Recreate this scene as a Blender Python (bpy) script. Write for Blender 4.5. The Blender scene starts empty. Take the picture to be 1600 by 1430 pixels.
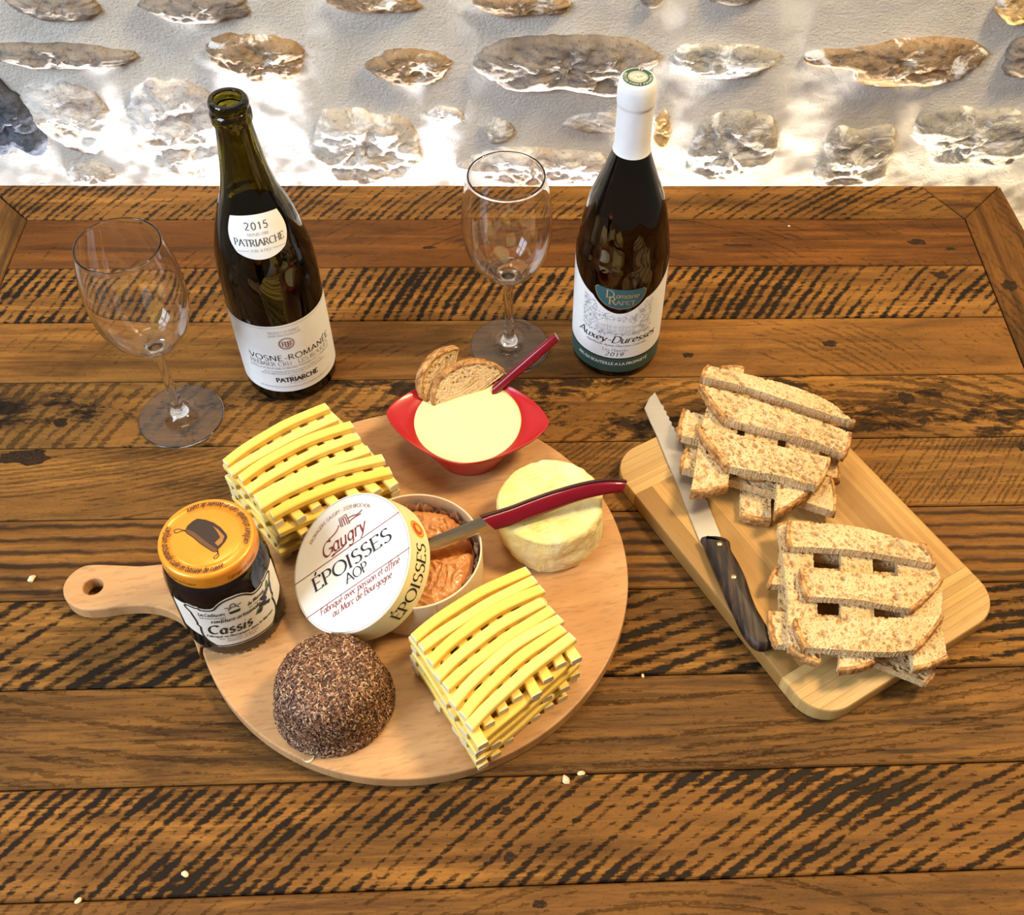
import bpy, bmesh, math, random
import numpy as np
from mathutils import Vector, Matrix, noise, geometry

# ------------------------------------------------------------------ scene, camera, light
SC = bpy.context.scene
COL = SC.collection
pi = math.pi
rad = math.radians

cam_d = bpy.data.cameras.new('camera')
cam = bpy.data.objects.new('camera', cam_d)
COL.objects.link(cam)
SC.camera = cam
F_PX, PPX, PPY = 1741.4, 904.7, 693.2


def set_camera():
    p, r, y = CAM_PRY
    cy, sy, cp, sp = math.cos(y), math.sin(y), math.cos(p), math.sin(p)
    fwd = Vector((sy*cp, cy*cp, -sp)); right = Vector((cy, -sy, 0)); up = right.cross(fwd)
    cr, sr = math.cos(r), math.sin(r)
    R2 = cr*right + sr*up; U2 = -sr*right + cr*up
    m = Matrix((R2, U2, -fwd)).transposed().to_4x4()
    m.translation = Vector(CAM_POS)
    cam.matrix_world = m
    cam_d.sensor_fit = 'HORIZONTAL'
    cam_d.sensor_width = 36.0
    cam_d.lens = 36.0*F_PX/1600.0
    cam_d.shift_x = (800.0-PPX)/1600.0
    cam_d.shift_y = (PPY-715.0)/1600.0
    cam_d.clip_start = 0.02


CAM_POS = (0.00321, -0.5669, 0.79696)
CAM_PRY = (0.894388, 0.058116, 0.090448)
set_camera()

SC.view_settings.view_transform = 'Standard'
SC.view_settings.look = 'None'
SC.view_settings.gamma = 1.0
SC.view_settings.use_curve_mapping = False
SC.view_settings.exposure = 0.10
SC.cycles.max_bounces = 14
SC.cycles.transmission_bounces = 14
SC.cycles.glossy_bounces = 6
SC.cycles.sample_clamp_indirect = 6.0

world = bpy.data.worlds.new('room_ambience')
SC.world = world
world.use_nodes = True
bg = world.node_tree.nodes['Background']
bg.inputs[0].default_value = (1.0, 0.86, 0.66, 1)
bg.inputs[1].default_value = 0.22


def area_light(name, loc, target, sx, sy, watts, color, spread=None):
    d = bpy.data.lights.new(name, 'AREA')
    d.shape = 'RECTANGLE'; d.size = sx; d.size_y = sy; d.energy = watts; d.color = color
    if spread: d.spread = rad(spread)
    o = bpy.data.objects.new(name, d)
    COL.objects.link(o)
    o.location = loc
    o.rotation_euler = (Vector(target)-Vector(loc)).to_track_quat('-Z', 'Y').to_euler()
    return o


# the daylight window to the left behind the camera: four panes
WINC = Vector((-1.45, -0.85, 1.05))
WT = Vector((0.0, 0.0, 0.0))
wq = (WT-WINC).to_track_quat('-Z', 'Y')
for ix in (-1, 1):
    for iz in (-1, 1):
        off = wq @ Vector((ix*0.23, iz*0.30, 0))
        area_light('window_daylight', WINC+off, WINC+off+(WT-WINC), 0.38, 0.52, 12.5, (0.68, 0.82, 1.0))
# warm lamp of the room, high on the right
area_light('ceiling_lamp', (0.95, 0.10, 1.55), (0.1, 0.0, 0), 0.30, 0.30, 33.0, (1.0, 0.75, 0.41))
area_light('ceiling_lamp', (-0.25, 0.30, 1.9), (-0.1, 0.05, 0), 0.5, 0.3, 11.0, (1.0, 0.80, 0.50))
# led strip standing on the floor behind the table, grazing the wall
area_light('led_strip', (-0.24, 0.452, -0.60), (-0.24, 0.480, 0.3), 0.60, 0.03, 14.0, (0.92, 0.94, 1.0), 60)
area_light('led_strip', (0.20, 0.452, -0.60), (0.20, 0.480, 0.3), 0.26, 0.03, 4.2, (1.0, 0.93, 0.84), 60)
area_light('led_strip', (0.50, 0.452, -0.60), (0.50, 0.480, 0.3), 0.34, 0.03, 4.0, (1.0, 0.84, 0.58), 60)

# ------------------------------------------------------------------ node helper


class NT:
    def __init__(s, name):
        s.mat = bpy.data.materials.new(name)
        s.mat.use_nodes = True
        s.t = s.mat.node_tree
        s.b = s.t.nodes['Principled BSDF']
        s._co = None

    def n(s, typ, props=None, **ins):
        nd = s.t.nodes.new('ShaderNode'+typ)
        for k, v in (props or {}).items():
            setattr(nd, k, v)
        for k, v in ins.items():
            key = int(k[1:]) if k[0] == 'i' and k[1:].isdigit() else k.replace('_', ' ')
            s.put(nd.inputs[key], v)
        return nd

    def put(s, sock, v):
        if isinstance(v, bpy.types.NodeSocket):
            s.t.links.new(v, sock)
        else:
            if sock.type == 'RGBA' and len(v) == 3:
                v = (*v, 1)
            sock.default_value = v

    def co(s):
        if s._co is None:
            s._co = s.n('TexCoord').outputs['Object']
        return s._co

    def map(s, scale=(1, 1, 1), loc=(0, 0, 0), rot=(0, 0, 0), src=None):
        return s.n('Mapping', Vector=src or s.co(), Location=loc, Rotation=rot, Scale=scale).outputs[0]

    def noise(s, vec, scale=1.0, detail=4, rough=0.55, dist=0.0):
        return s.n('TexNoise', Vector=vec, Scale=scale, Detail=detail, Roughness=rough, Distortion=dist).outputs['Fac']

    def ramp(s, fac, stops, interp='LINEAR'):
        nd = s.n('ValToRGB', Fac=fac)
        cr = nd.color_ramp
        cr.interpolation = interp
        while len(cr.elements) < len(stops):
            cr.elements.new(0.5)
        for e, (p, c) in zip(cr.elements, stops):
            e.position = p
            e.color = (*c, 1) if isinstance(c, (tuple, list)) else (c, c, c, 1)
        return nd.outputs[0]

    def math(s, op, a, b=0.0, clamp=False):
        nd = s.n('Math', {'operation': op, 'use_clamp': clamp})
        s.put(nd.inputs[0], a); s.put(nd.inputs[1], b)
        return nd.outputs[0]

    def mix(s, fac, a, b, mode='MIX'):
        nd = s.n('Mix', {'data_type': 'RGBA', 'blend_type': mode})
        s.put(nd.inputs[0], fac); s.put(nd.inputs[6], a); s.put(nd.inputs[7], b)
        return nd.outputs[2]

    def bump(s, h, strength=0.5, dist=0.001, normal=None):
        nd = s.n('Bump', Strength=strength, Distance=dist, Height=h)
        if normal is not None:
            s.put(nd.inputs['Normal'], normal)
        return nd.outputs[0]

    def set(s, **k):
        names = dict(color='Base Color', rough='Roughness', metal='Metallic', spec='Specular IOR Level', normal='Normal',
                     trans='Transmission Weight', ior='IOR', sss='Subsurface Weight', ssr='Subsurface Radius', sscale='Subsurface Scale',
                     coat='Coat Weight', coatr='Coat Roughness', alpha='Alpha', sheen='Sheen Weight')
        for a, v in k.items():
            s.put(s.b.inputs[names[a]], v)
        return s.mat


def plain(name, color, rough=0.5, **k):
    """a near-uniform surface with a little procedural mottling"""
    m = NT(name)
    nz = m.noise(m.co(), 90, 4)
    c2 = tuple(x*0.86 for x in color)
    return m.set(color=m.mix(nz, color, c2), rough=rough, **k)


def table_wood(name, light, dark, seed, saw=0.0, sawp=0.008, ctr=(0.1, -0.3), blotch=0.0, ribs=0.0, streak=0.5, mask=0.5, along='x', stain=0.55):
    m = NT(name)
    rot = (0, 0, 0) if along == 'x' else (0, 0, rad(90))
    base = m.map((1, 1, 1), (seed*1.7, seed*0.9, seed), rot)
    raw = m.map((1, 1, 0.0), (0, 0, 0), rot)
    g = m.noise(m.map((5, 95, 5), src=base), 1.0, 9, 0.72, 0.3)
    g2 = m.noise(m.map((1.6, 15, 2), src=base), 1.0, 5, 0.65, 0.8)
    fine = m.noise(m.map((40, 520, 18), src=base), 1.0, 4, 0.7)
    spk = m.noise(m.map((260, 420, 1), src=base), 1.0, 3, 0.75)
    col = m.mix(m.ramp(g, [(0.38, 0.0), (0.58, 1.0)]), dark, light)
    mid = tuple((a*0.35+b*0.65) for a, b in zip(light, dark))
    col = m.mix(m.ramp(g2, [(0.43, 0.0), (0.60, 0.85)]), col, mid)
    black = (0.010, 0.0050, 0.0018)
    st = m.noise(m.map((5, 19, 3), (seed*1.3, 2, 0), src=base), 1.0, 6, 0.65, 0.6)
    col = m.mix(m.ramp(st, [(0.48, 0.0), (0.66, stain)]), col, tuple(x*0.30 for x in dark))
    col = m.mix(m.ramp(fine, [(0.52, 0.0), (0.70, 0.75*streak)]), col, black)
    col = m.mix(m.ramp(spk, [(0.58, 0.0), (0.72, 0.55)]), col, black)
    streaks = m.ramp(m.noise(m.map((3, 60, 3), (seed, 3, 1), src=base), 1.0, 7, 0.75, 0.5), [(0.56, 0.0), (0.68, streak)])
    col = m.mix(streaks, col, black)
    height = m.math('MULTIPLY', g, 0.5)
    wob = m.n('TexNoise', Vector=m.map((17, 24, 1), src=base), Scale=1.0, Detail=4, Roughness=0.6).outputs['Color']
    wob = m.n('VectorMath', {'operation': 'SUBTRACT'}, i0=wob, i1=(0.5, 0.5, 0.5)).outputs[0]
    if ribs:
        v = m.n('VectorMath', {'operation': 'MULTIPLY_ADD'}, i0=wob, i1=(0, 0.010, 0), i2=raw).outputs[0]
        w = m.n('TexWave', {'wave_type': 'BANDS', 'bands_direction': 'Y', 'wave_profile': 'SIN'}, Vector=m.map((1, 1, 0.0), (seed, seed*0.37, 0), src=v),
                Scale=2*pi/(20*0.0125), Distortion=1.2, Detail=3, Detail_Scale=1.4).outputs['Fac']
        w = m.math('ADD', w, m.math('MULTIPLY', m.math('SUBTRACT', m.noise(m.map((12, 75, 1), src=base), 1.0, 6, 0.75), 0.5), 1.5))
        r = m.ramp(w, [(0.05, ribs), (0.50, 0.0)])
        col = m.mix(r, col, black)
        height = m.math('ADD', height, m.math('MULTIPLY', w, ribs))
    if saw:
        v = m.n('VectorMath', {'operation': 'MULTIPLY_ADD'}, i0=wob, i1=(0.009, 0.006, 0), i2=raw).outputs[0]
        v = m.map((1, 1, 0.0), (-ctr[0], -ctr[1], 0), src=v)
        wav = []
        for per in (sawp, sawp*2.63):
            wav.append(m.n('TexWave', {'wave_type': 'RINGS', 'rings_direction': 'SPHERICAL', 'wave_profile': 'SIN'}, Vector=v, Scale=2*pi/(20*per),
                           Distortion=1.6, Detail=3, Detail_Scale=6.0, Detail_Roughness=0.65).outputs['Fac'])
        w = m.math('ADD', m.math('MULTIPLY', wav[0], 0.72), m.math('MULTIPLY', wav[1], 0.36))
        nz = m.noise(m.map((130, 240, 1), src=base), 1.0, 7, 0.8)
        w = m.math('ADD', w, m.math('MULTIPLY', m.math('SUBTRACT', nz, 0.5), 1.5))
        nz2 = m.noise(m.map((22, 430, 1), (3, seed, 0), src=base), 1.0, 5, 0.7)
        w = m.math('ADD', w, m.math('MULTIPLY', m.math('SUBTRACT', nz2, 0.5), 1.7))
        mk = m.noise(m.map((6, 21, 1), (seed*3, seed, 0), src=base), 1.0, 4, 0.65)
        w = m.math('ADD', w, m.math('MULTIPLY', m.math('SUBTRACT', mk, mask), 2.6))
        sw = m.ramp(m.math('MULTIPLY', w, 0.7), [(0.55, 0.0), (0.80, 1.0)])
        col = m.mix(m.math('MULTIPLY', sw, saw), col, black)
        height = m.math('SUBTRACT', height, m.math('MULTIPLY', sw, 0.9))
    if blotch:
        b = m.noise(m.map((26, 60, 1), (seed*2.1, seed, 0), (0, 0, 0.5), src=base), 1.0, 8, 0.78, 0.4)
        region = m.noise(m.map((6, 24, 1), (seed, seed*4, 0), src=base), 1.0, 4, 0.6)
        bb = m.ramp(m.math('ADD', b, m.math('MULTIPLY', m.math('SUBTRACT', region, 0.5), 0.8)), [(0.53, 0.0), (0.60, blotch)])
        col = m.mix(bb, col, black)
        height = m.math('SUBTRACT', height, m.math('MULTIPLY', bb, 0.5))
    rough = m.math('ADD', 0.50, m.math('MULTIPLY', g, 0.25))
    return m.set(color=col, rough=rough, spec=0.16, normal=m.bump(height, 0.8, 0.0012))


def pale_wood(name, light, dark, sx, sy, rot=0.0, fleck=0.4, rough=0.5, per_object=0.0):
    m = NT(name)
    v = m.map((1, 1, 1), (0, 0, 0), (0, 0, rot))
    if per_object:
        rnd = m.n('ObjectInfo').outputs['Random']
        sh = m.n('CombineXYZ', X=m.math('MULTIPLY', rnd, 3.0), Y=m.math('MULTIPLY', rnd, 7.0), Z=rnd).outputs[0]
        v = m.n('VectorMath', {'operation': 'ADD'}, i0=v, i1=sh).outputs[0]
    g = m.noise(m.map((sx, sy, 10), src=v), 1.0, 6, 0.6, 0.4)
    f = m.noise(m.map((sx*12, sy*9, 30), src=v), 1.0, 2, 0.5)
    col = m.mix(m.ramp(g, [(0.32, 0.0), (0.68, 1.0)]), dark, light)
    col = m.mix(m.ramp(f, [(0.52, 0.0), (0.72, fleck)]), col, tuple(x*0.62 for x in dark))
    if per_object:
        col = m.mix(m.math('MULTIPLY', rnd, per_object), col, tuple(x*0.62 for x in dark))
    return m.set(color=col, rough=rough, spec=0.35, normal=m.bump(f, 0.25, 0.0006))


def glass(name, color=(1, 1, 1), rough=0.0, ior=1.5):
    m = NT(name)
    nz = m.noise(m.co(), 25, 2)
    return m.set(color=color, rough=rough, trans=1.0, ior=ior, normal=m.bump(nz, 0.02, 0.001))


# ------------------------------------------------------------------ object helpers
def obj(name, verts, faces, mat, parent=None, smooth=False, loc=None):
    me = bpy.data.meshes.new(name)
    me.from_pydata([tuple(map(float, v)) for v in verts], [], [tuple(map(int, f)) for f in faces])
    me.update()
    if smooth:
        me.polygons.foreach_set('use_smooth', [True]*len(me.polygons))
        if smooth != 'all':
            try:
                me.set_sharp_from_angle(angle=rad(smooth if isinstance(smooth, (int, float)) and smooth is not True else 38))
            except Exception:
                pass
    me.materials.append(mat)
    o = bpy.data.objects.new(name, me)
    COL.objects.link(o)
    if parent: o.parent = parent
    if loc is not None: o.location = loc
    return o


def thing(name, label, cat, loc=(0, 0, 0), group=None):
    o = bpy.data.objects.new(name, None)
    COL.objects.link(o)
    o.location = loc
    o.empty_display_size = 0.02
    return tag(o, label, cat, group)


def tag(o, label, cat, group=None):
    o['label'] = label
    o['category'] = cat
    if group: o['group'] = group
    return o


def lathe(prof, seg=64, cap0=False, cap1=False):
    V, Fc = [], []
    n = len(prof)
    for k in range(seg):
        a = 2*pi*k/seg
        ca, sa = math.cos(a), math.sin(a)
        for r, z in prof:
            V.append((r*ca, r*sa, z))
    for k in range(seg):
        b0, b1 = k*n, ((k+1) % seg)*n
        for i in range(n-1):
            Fc.append((b0+i, b1+i, b1+i+1, b0+i+1))
    if cap0: Fc.append([k*n for k in range(seg)][::-1])
    if cap1: Fc.append([k*n+n-1 for k in range(seg)])
    return V, Fc


def smooth_prof(pts, sub=4):
    out = []
    n = len(pts)
    for i in range(n-1):
        p0, p1, p2, p3 = pts[max(i-1, 0)], pts[i], pts[i+1], pts[min(i+2, n-1)]
        for k in range(sub):
            t = k/sub
            out.append(tuple(0.5*((2*b)+(-a+c)*t+(2*a-5*b+4*c-d)*t*t+(-a+3*b-3*c+d)*t**3) for a, b, c, d in zip(p0, p1, p2, p3)))
    out.append(pts[-1])
    return out


def offset_loop(L, d):
    """move each edge of a ccw loop inwards by d[i] (edge i runs from i to i+1)"""
    n = len(L)
    out = []
    for i in range(n):
        p0, p1, p2 = L[i-1], L[i], L[(i+1) % n]
        e0 = np.subtract(p1, p0); e1 = np.subtract(p2, p1)
        e0 = e0/(np.hypot(*e0)+1e-12); e1 = e1/(np.hypot(*e1)+1e-12)
        n0 = np.array((-e0[1], e0[0])); n1 = np.array((-e1[1], e1[0]))
        d0, d1 = d[i-1], d[i]
        det = e0[0]*e1[1]-e0[1]*e1[0]
        if abs(det) < 0.05:
            out.append(tuple(np.array(p1)+(n0*d0+n1*d1)*0.5))
        else:
            a = np.array(p1)+n0*d0; b = np.array(p1)+n1*d1
            t = ((b-a)[0]*e1[1]-(b-a)[1]*e1[0])/det
            out.append(tuple(a+e0*t))
    return out


def plate(loops, levels, edge_w=None):
    """solid slab: loops[0] ccw outline, others cw holes; levels = [(z, inset)...] from bottom to top"""
    V, Fc = [], []
    idx = []
    for li, L in enumerate(loops):
        w = edge_w[li] if edge_w else [1.0]*len(L)
        rows = []
        for z, ins in levels:
            P = offset_loop(L, [ins*x for x in w]) if ins else L
            rows.append(list(range(len(V), len(V)+len(P))))
            V += [(p[0], p[1], z) for p in P]
        n = len(L)
        for a, b in zip(rows, rows[1:]):
            for i in range(n):
                j = (i+1) % n
                Fc.append((a[i], a[j], b[j], b[i]))
        idx.append(rows)
    for lev, flip in ((0, True), (-1, False)):
        polys, flat = [], []
        for rows in idx:
            polys.append([Vector(V[i]) for i in rows[lev]])
            flat += rows[lev]
        if len(polys) == 1 and True:
            f = list(flat)
            Fc.append(f[::-1] if flip else f)
        else:
            for t in geometry.tessellate_polygon(polys):
                f = [flat[i] for i in t]
                a, b, c = [Vector(V[i]) for i in f]
                up = (b-a).cross(c-a).z > 0
                if up == flip: f = f[::-1]
                Fc.append(f)
    return V, Fc


def box_v(x0, x1, y0, y1, z0, z1, bev=0.001):
    L = [(x0, y0), (x1, y0), (x1, y1), (x0, y1)]
    return plate([L], [(z0, bev), (z0+bev, 0), (z1-bev, 0), (z1, bev)])


def catmull(pts, sub=5, closed=False):
    n = len(pts)
    out = []
    for i in range(n if closed else n-1):
        g = (lambda k: pts[k % n]) if closed else (lambda k: pts[min(max(k, 0), n-1)])
        p0, p1, p2, p3 = g(i-1), g(i), g(i+1), g(i+2)
        for k in range(sub):
            t = k/sub
            out.append(tuple(0.5*((2*b)+(-a+c)*t+(2*a-5*b+4*c-d)*t*t+(-a+3*b-3*c+d)*t**3) for a, b, c, d in zip(p0, p1, p2, p3)))
    if not closed: out.append(tuple(pts[-1]))
    return out


def join(*vf):
    V, Fc = [], []
    for v, f in vf:
        o = len(V)
        V += list(v)
        Fc += [tuple(i+o for i in x) for x in f]
    return V, Fc


def shift(vf, d):
    return [(v[0]+d[0], v[1]+d[1], v[2]+d[2]) for v in vf[0]], vf[1]


# ------------------------------------------------------------------ pen lettering (stroke alphabet)
def arc(cx, cy, rx, ry, a0, a1, n=12):
    return [(cx+rx*math.cos(rad(a0+(a1-a0)*i/n)), cy+ry*math.sin(rad(a0+(a1-a0)*i/n))) for i in range(n+1)]


X = 0.62
GL = {
 'A': (.82, [[(0, 0), (.4, 1)], [(.4, 1), (.8, 0)], [(.14, .36), (.66, .36)]]),
 'B': (.66, [[(.08, 0), (.08, 1)], [(.08, 1)]+arc(.36, .77, .2, .23, 90, -90)+[(.08, .54)], [(.08, .54)]+arc(.38, .27, .25, .27, 90, -90)+[(.08, 0)]]),
 'C': (.82, [arc(.46, .5, .42, .5, 48, 312, 18)]),
 'D': (.84, [[(.08, 0), (.08, 1)], [(.08, 1)]+arc(.3, .5, .46, .5, 90, -90, 16)+[(.08, 0)]]),
 'E': (.62, [[(.08, 0), (.08, 1)], [(.08, 1), (.54, 1)], [(.08, .52), (.46, .52)], [(.08, 0), (.56, 0)]]),
 'F': (.58, [[(.08, 0), (.08, 1)], [(.08, 1), (.52, 1)], [(.08, .52), (.44, .52)]]),
 'G': (.88, [arc(.46, .5, .42, .5, 48, 330, 18), [(.84, .42), (.84, .1)], [(.55, .42), (.86, .42)]]),
 'H': (.82, [[(.08, 0), (.08, 1)], [(.7, 0), (.7, 1)], [(.08, .52), (.7, .52)]]),
 'I': (.28, [[(.12, 0), (.12, 1)]]),
 'J': (.42, [[(.3, 1), (.3, .15)]+arc(.12, .15, .18, .2, 0, -110, 8)]),
 'L': (.58, [[(.08, 0), (.08, 1)], [(.08, 0), (.54, 0)]]),
 'M': (.96, [[(.06, 0), (.12, 1)], [(.12, 1), (.46, .05)], [(.46, .05), (.8, 1)], [(.8, 1), (.88, 0)]]),
 'N': (.84, [[(.08, 0), (.08, 1)], [(.08, 1), (.72, 0)], [(.72, 0), (.72, 1)]]),
 'O': (.94, [arc(.46, .5, .43, .51, 0, 360, 26)]),
 'P': (.62, [[(.08, 0), (.08, 1)], [(.08, 1)]+arc(.32, .74, .24, .26, 90, -90)+[(.08, .48)]]),
 'Q': (.94, [arc(.46, .5, .43, .51, 0, 360, 26), [(.5, .2), (.9, -.15)]]),
 'R': (.72, [[(.08, 0), (.08, 1)], [(.08, 1)]+arc(.32, .75, .23, .25, 90, -90)+[(.08, .5)], [(.3, .5), (.68, 0)]]),
 'S': (.6, [arc(.3, .75, .23, .26, 35, 270, 12)+arc(.3, .245, .25, .25, 90, -145, 12)]),
 'T': (.74, [[(.36, 0), (.36, 1)], [(.02, 1), (.7, 1)]]),
 'U': (.8, [[(.08, 1), (.08, .3)]+arc(.38, .3, .3, .31, 180, 360, 12)+[(.68, 1)]]),
 'V': (.8, [[(0, 1), (.39, 0)], [(.39, 0), (.78, 1)]]),
 'X': (.76, [[(0, 1), (.7, 0)], [(0, 0), (.7, 1)]]),
 'Y': (.74, [[(0, 1), (.36, .45)], [(.72, 1), (.36, .45)], [(.36, .45), (.36, 0)]]),
 '0': (.62, [arc(.29, .5, .25, .5, 0, 360, 20)]),
 '1': (.4, [[(.06, .8), (.22, 1), (.22, 0)]]),
 '2': (.6, [arc(.28, .73, .23, .27, 160, -40, 10)+[(.05, 0), (.55, 0)]]),
 '5': (.6, [[(.5, 1), (.14, 1), (.1, .56)]+arc(.27, .32, .24, .32, 120, -145, 12)]),
 '6': (.6, [[(.44, 1), (.12, .5)]+arc(.29, .3, .23, .3, 160, -200, 18)]),
 '7': (.56, [[(.04, 1), (.52, 1), (.2, 0)]]),
 '8': (.6, [arc(.29, .76, .19, .24, 0, 360, 16), arc(.29, .26, .24, .26, 0, 360, 16)]),
 '9': (.6, [arc(.29, .7, .23, .3, 0, 360, 16)+[(.48, .4), (.2, 0)]]),
 'a': (.62, [arc(.26, .31, .22, .31, 20, 340, 14), [(.48, .62), (.47, .1), (.56, 0)]]),
 'b': (.58, [[(.06, 1), (.06, .05)], arc(.29, .31, .23, .31, 170, -170, 14)]),
 'c': (.5, [arc(.27, .31, .23, .31, 48, 312, 14)]),
 'd': (.62, [arc(.26, .31, .22, .31, 15, 345, 14), [(.5, 1), (.48, .08), (.56, 0)]]),
 'e': (.54, [[(.05, .33), (.48, .36)]+arc(.27, .33, .22, .29, 10, 310, 14)]),
 'f': (.4, [arc(.34, .82, .16, .19, 40, 180, 8)+[(.18, -.2)], [(.04, X), (.38, X)]]),
 'g': (.6, [arc(.26, .33, .22, .29, 15, 345, 14), [(.49, .62), (.48, -.12)]+arc(.27, -.14, .21, .17, 0, -150, 8)]),
 'h': (.58, [[(.06, 1), (.06, 0)], arc(.27, .38, .2, .24, 175, 0, 8)+[(.47, .06), (.55, 0)]]),
 'i': (.22, [[(.08, X), (.08, .06), (.16, 0)], [(.09, .86), (.12, .9)]]),
 'l': (.22, [[(.09, 1), (.08, .06), (.16, 0)]]),
 'm': (.9, [[(.06, X), (.06, 0)], arc(.24, .42, .17, .2, 170, 0, 8)+[(.41, 0)], arc(.59, .42, .17, .2, 170, 0, 8)+[(.76, .06), (.84, 0)]]),
 'n': (.58, [[(.06, X), (.06, 0)], arc(.26, .4, .2, .22, 170, 0, 8)+[(.46, .06), (.54, 0)]]),
 'o': (.56, [arc(.27, .31, .23, .31, 0, 360, 18)]),
 'p': (.58, [[(.06, .7), (.06, -.35)], arc(.29, .31, .22, .31, 165, -165, 14)]),
 'q': (.6, [arc(.26, .31, .22, .31, 15, 345, 14), [(.49, .62), (.49, -.35)]]),
 'r': (.4, [[(.06, X), (.06, 0)], arc(.25, .42, .18, .2, 165, 50, 6)]),
 's': (.46, [arc(.22, .465, .15, .155, 40, 270, 10)+arc(.22, .155, .17, .155, 90, -140, 10)]),
 't': (.38, [[(.16, .9), (.15, .1), (.22, 0), (.32, .04)], [(.02, X), (.34, X)]]),
 'u': (.6, [[(.06, X), (.06, .22)]+arc(.26, .22, .2, .22, 180, 350, 8), [(.47, X), (.47, .08), (.56, 0)]]),
 'v': (.52, [[(.02, X), (.22, 0), (.46, X)]]),
 'x': (.52, [[(.02, X), (.46, 0)], [(.44, X), (.02, 0)]]),
 'y': (.54, [[(.02, X), (.24, 0)], [(.48, X), (.2, -.12), (.02, -.3)]]),
 '-': (.4, [[(.06, .36), (.34, .36)]]),
 '.': (.2, [[(.07, 0), (.12, .04)]]),
 '"': (.3, [[(.08, 1), (.08, .82)], [(.2, 1), (.2, .82)]]),
 "'": (.16, [[(.08, 1), (.06, .8)]]),
 '&': (.76, [[(.7, 0), (.2, .7)]+arc(.32, .8, .14, .2, 210, -30, 8)+[(.1, .34)]+arc(.3, .24, .24, .24, 150, 350, 10)+[(.62, .5)]]),
}
ACC = {'É': 'E', 'é': 'e', 'è': 'e', 'À': 'A'}


def ribbon(pts, thin, thick, nib):
    """pen stroke of 2D points as a strip of quads"""
    P = [np.array(p, float) for p in pts]
    Q = [P[0]]
    for a, b in zip(P, P[1:]):
        k = max(1, int(np.hypot(*(b-a))/0.22))
        for i in range(1, k+1):
            Q.append(a+(b-a)*i/k)
    n = len(Q)
    V, Fc = [], []
    for i in range(n):
        t = Q[min(i+1, n-1)]-Q[max(i-1, 0)]
        L = np.hypot(*t)
        t = t/L if L > 1e-9 else np.array((1.0, 0))
        ang = math.atan2(t[1], t[0])
        w = thin+(thick-thin)*abs(math.sin(ang-nib))
        nn = np.array((-t[1], t[0]))*w/2
        V += [tuple(Q[i]+nn), tuple(Q[i]-nn)]
    for i in range(n-1):
        Fc.append((2*i+1, 2*i+3, 2*i+2, 2*i))
    return V, Fc


STY = dict(serif=(.045, .135, 0.12, 0.0, True), sans=(.095, .105, 0.0, 0.0, False), bold=(.17, .22, 0.0, 0.0, True),
           script=(.05, .14, 0.5, 0.28, False), scriptb=(.09, .20, 0.5, 0.28, False), light=(.05, .09, 0.1, 0.0, True), italic=(.06, .12, .3, .22, False))


def text2d(s, size, style='serif', align='c', track=0.06, width=None):
    """lettering in the plane: (verts2d, faces). width: fit to that width"""
    thin, thick, nib, slant, serif = STY[style]
    V, Fc = [], []
    x = 0.0
    for ch in s:
        if ch == ' ':
            x += 0.36; continue
        base = ACC.get(ch, ch)
        if base not in GL:
            x += 0.3; continue
        adv, strokes = GL[base]
        strokes = [list(st) for st in strokes]
        extra = []
        if serif and base.isupper() or (serif and base in '17'):
            for st in strokes:
                if len(st) == 2:
                    (xa, ya), (xb, yb) = st
                    if abs(yb-ya) > 0.5:
                        for (px, py) in st:
                            if py in (0, 1) and not (base in 'AV' and 0.3 < px < 0.5) and not (base in 'NM' and abs(xb-xa) > .2):
                                extra.append([(px-.11, py), (px+.11, py)])
                    elif abs(ya-yb) < 1e-6 and abs(xb-xa) > .3 and base in 'ETLF':
                        for (px, py) in st[1:] if base != 'T' else st:
                            if py in (0, 1):
                                extra.append([(px, py), (px, py+(0.16 if py == 0 else -0.16))])
        if ch != base:
            top = 1.12 if base.isupper() else .78
            extra.append([(adv*.42, top), (adv*.42+.14, top+.2)] if ch not in 'èÀ' else [(adv*.5, top), (adv*.5-.14, top+.2)])
        for st in strokes+extra:
            v, f = ribbon(st, thin, thick, nib)
            o = len(V)
            V += [(x+px+slant*py, py) for px, py in v]
            Fc += [tuple(i+o for i in q) for q in f]
        x += adv+track
    tot = x-track
    sx = size
    if width: sx = width/tot
    off = {'c': -tot/2, 'l': 0.0, 'r': -tot}[align]
    return [((px+off)*sx, py*size) for px, py in V], Fc


def lines2d(polys, w):
    out = ([], [])
    for p in polys:
        P = [np.array(q, float) for q in p]
        V, Fc = [], []
        for i in range(len(P)):
            t = P[min(i+1, len(P)-1)]-P[max(i-1, 0)]
            t = t/(np.hypot(*t)+1e-12)
            nn = np.array((-t[1], t[0]))*w/2
            V += [tuple(P[i]+nn), tuple(P[i]-nn)]
        Fc = [(2*i+1, 2*i+3, 2*i+2, 2*i) for i in range(len(P)-1)]
        out = j2(out, (V, Fc))
    return out


def j2(*vf):
    V, Fc = [], []
    for v, f in vf:
        o = len(V)
        V = V+list(v)
        Fc = Fc+[tuple(i+o for i in q) for q in f]
    return V, Fc


def mv(vf, dx, dy, rot=0.0):
    c, s = math.cos(rot), math.sin(rot)
    return [(x*c-y*s+dx, x*s+y*c+dy) for x, y in vf[0]], vf[1]


def on_arc(vf, r, a_mid, cx=0.0, cy=0.0, inward=True):
    """bend straight lettering along a circle; reading counter-clockwise with letter tops inward, or clockwise with tops outward"""
    out = []
    for x, y in vf[0]:
        if inward:
            a = a_mid+x/r; rr = r-y
        else:
            a = a_mid-x/r; rr = r+y
        out.append((cx+rr*math.cos(a), cy+rr*math.sin(a)))
    return out, vf[1]


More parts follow.
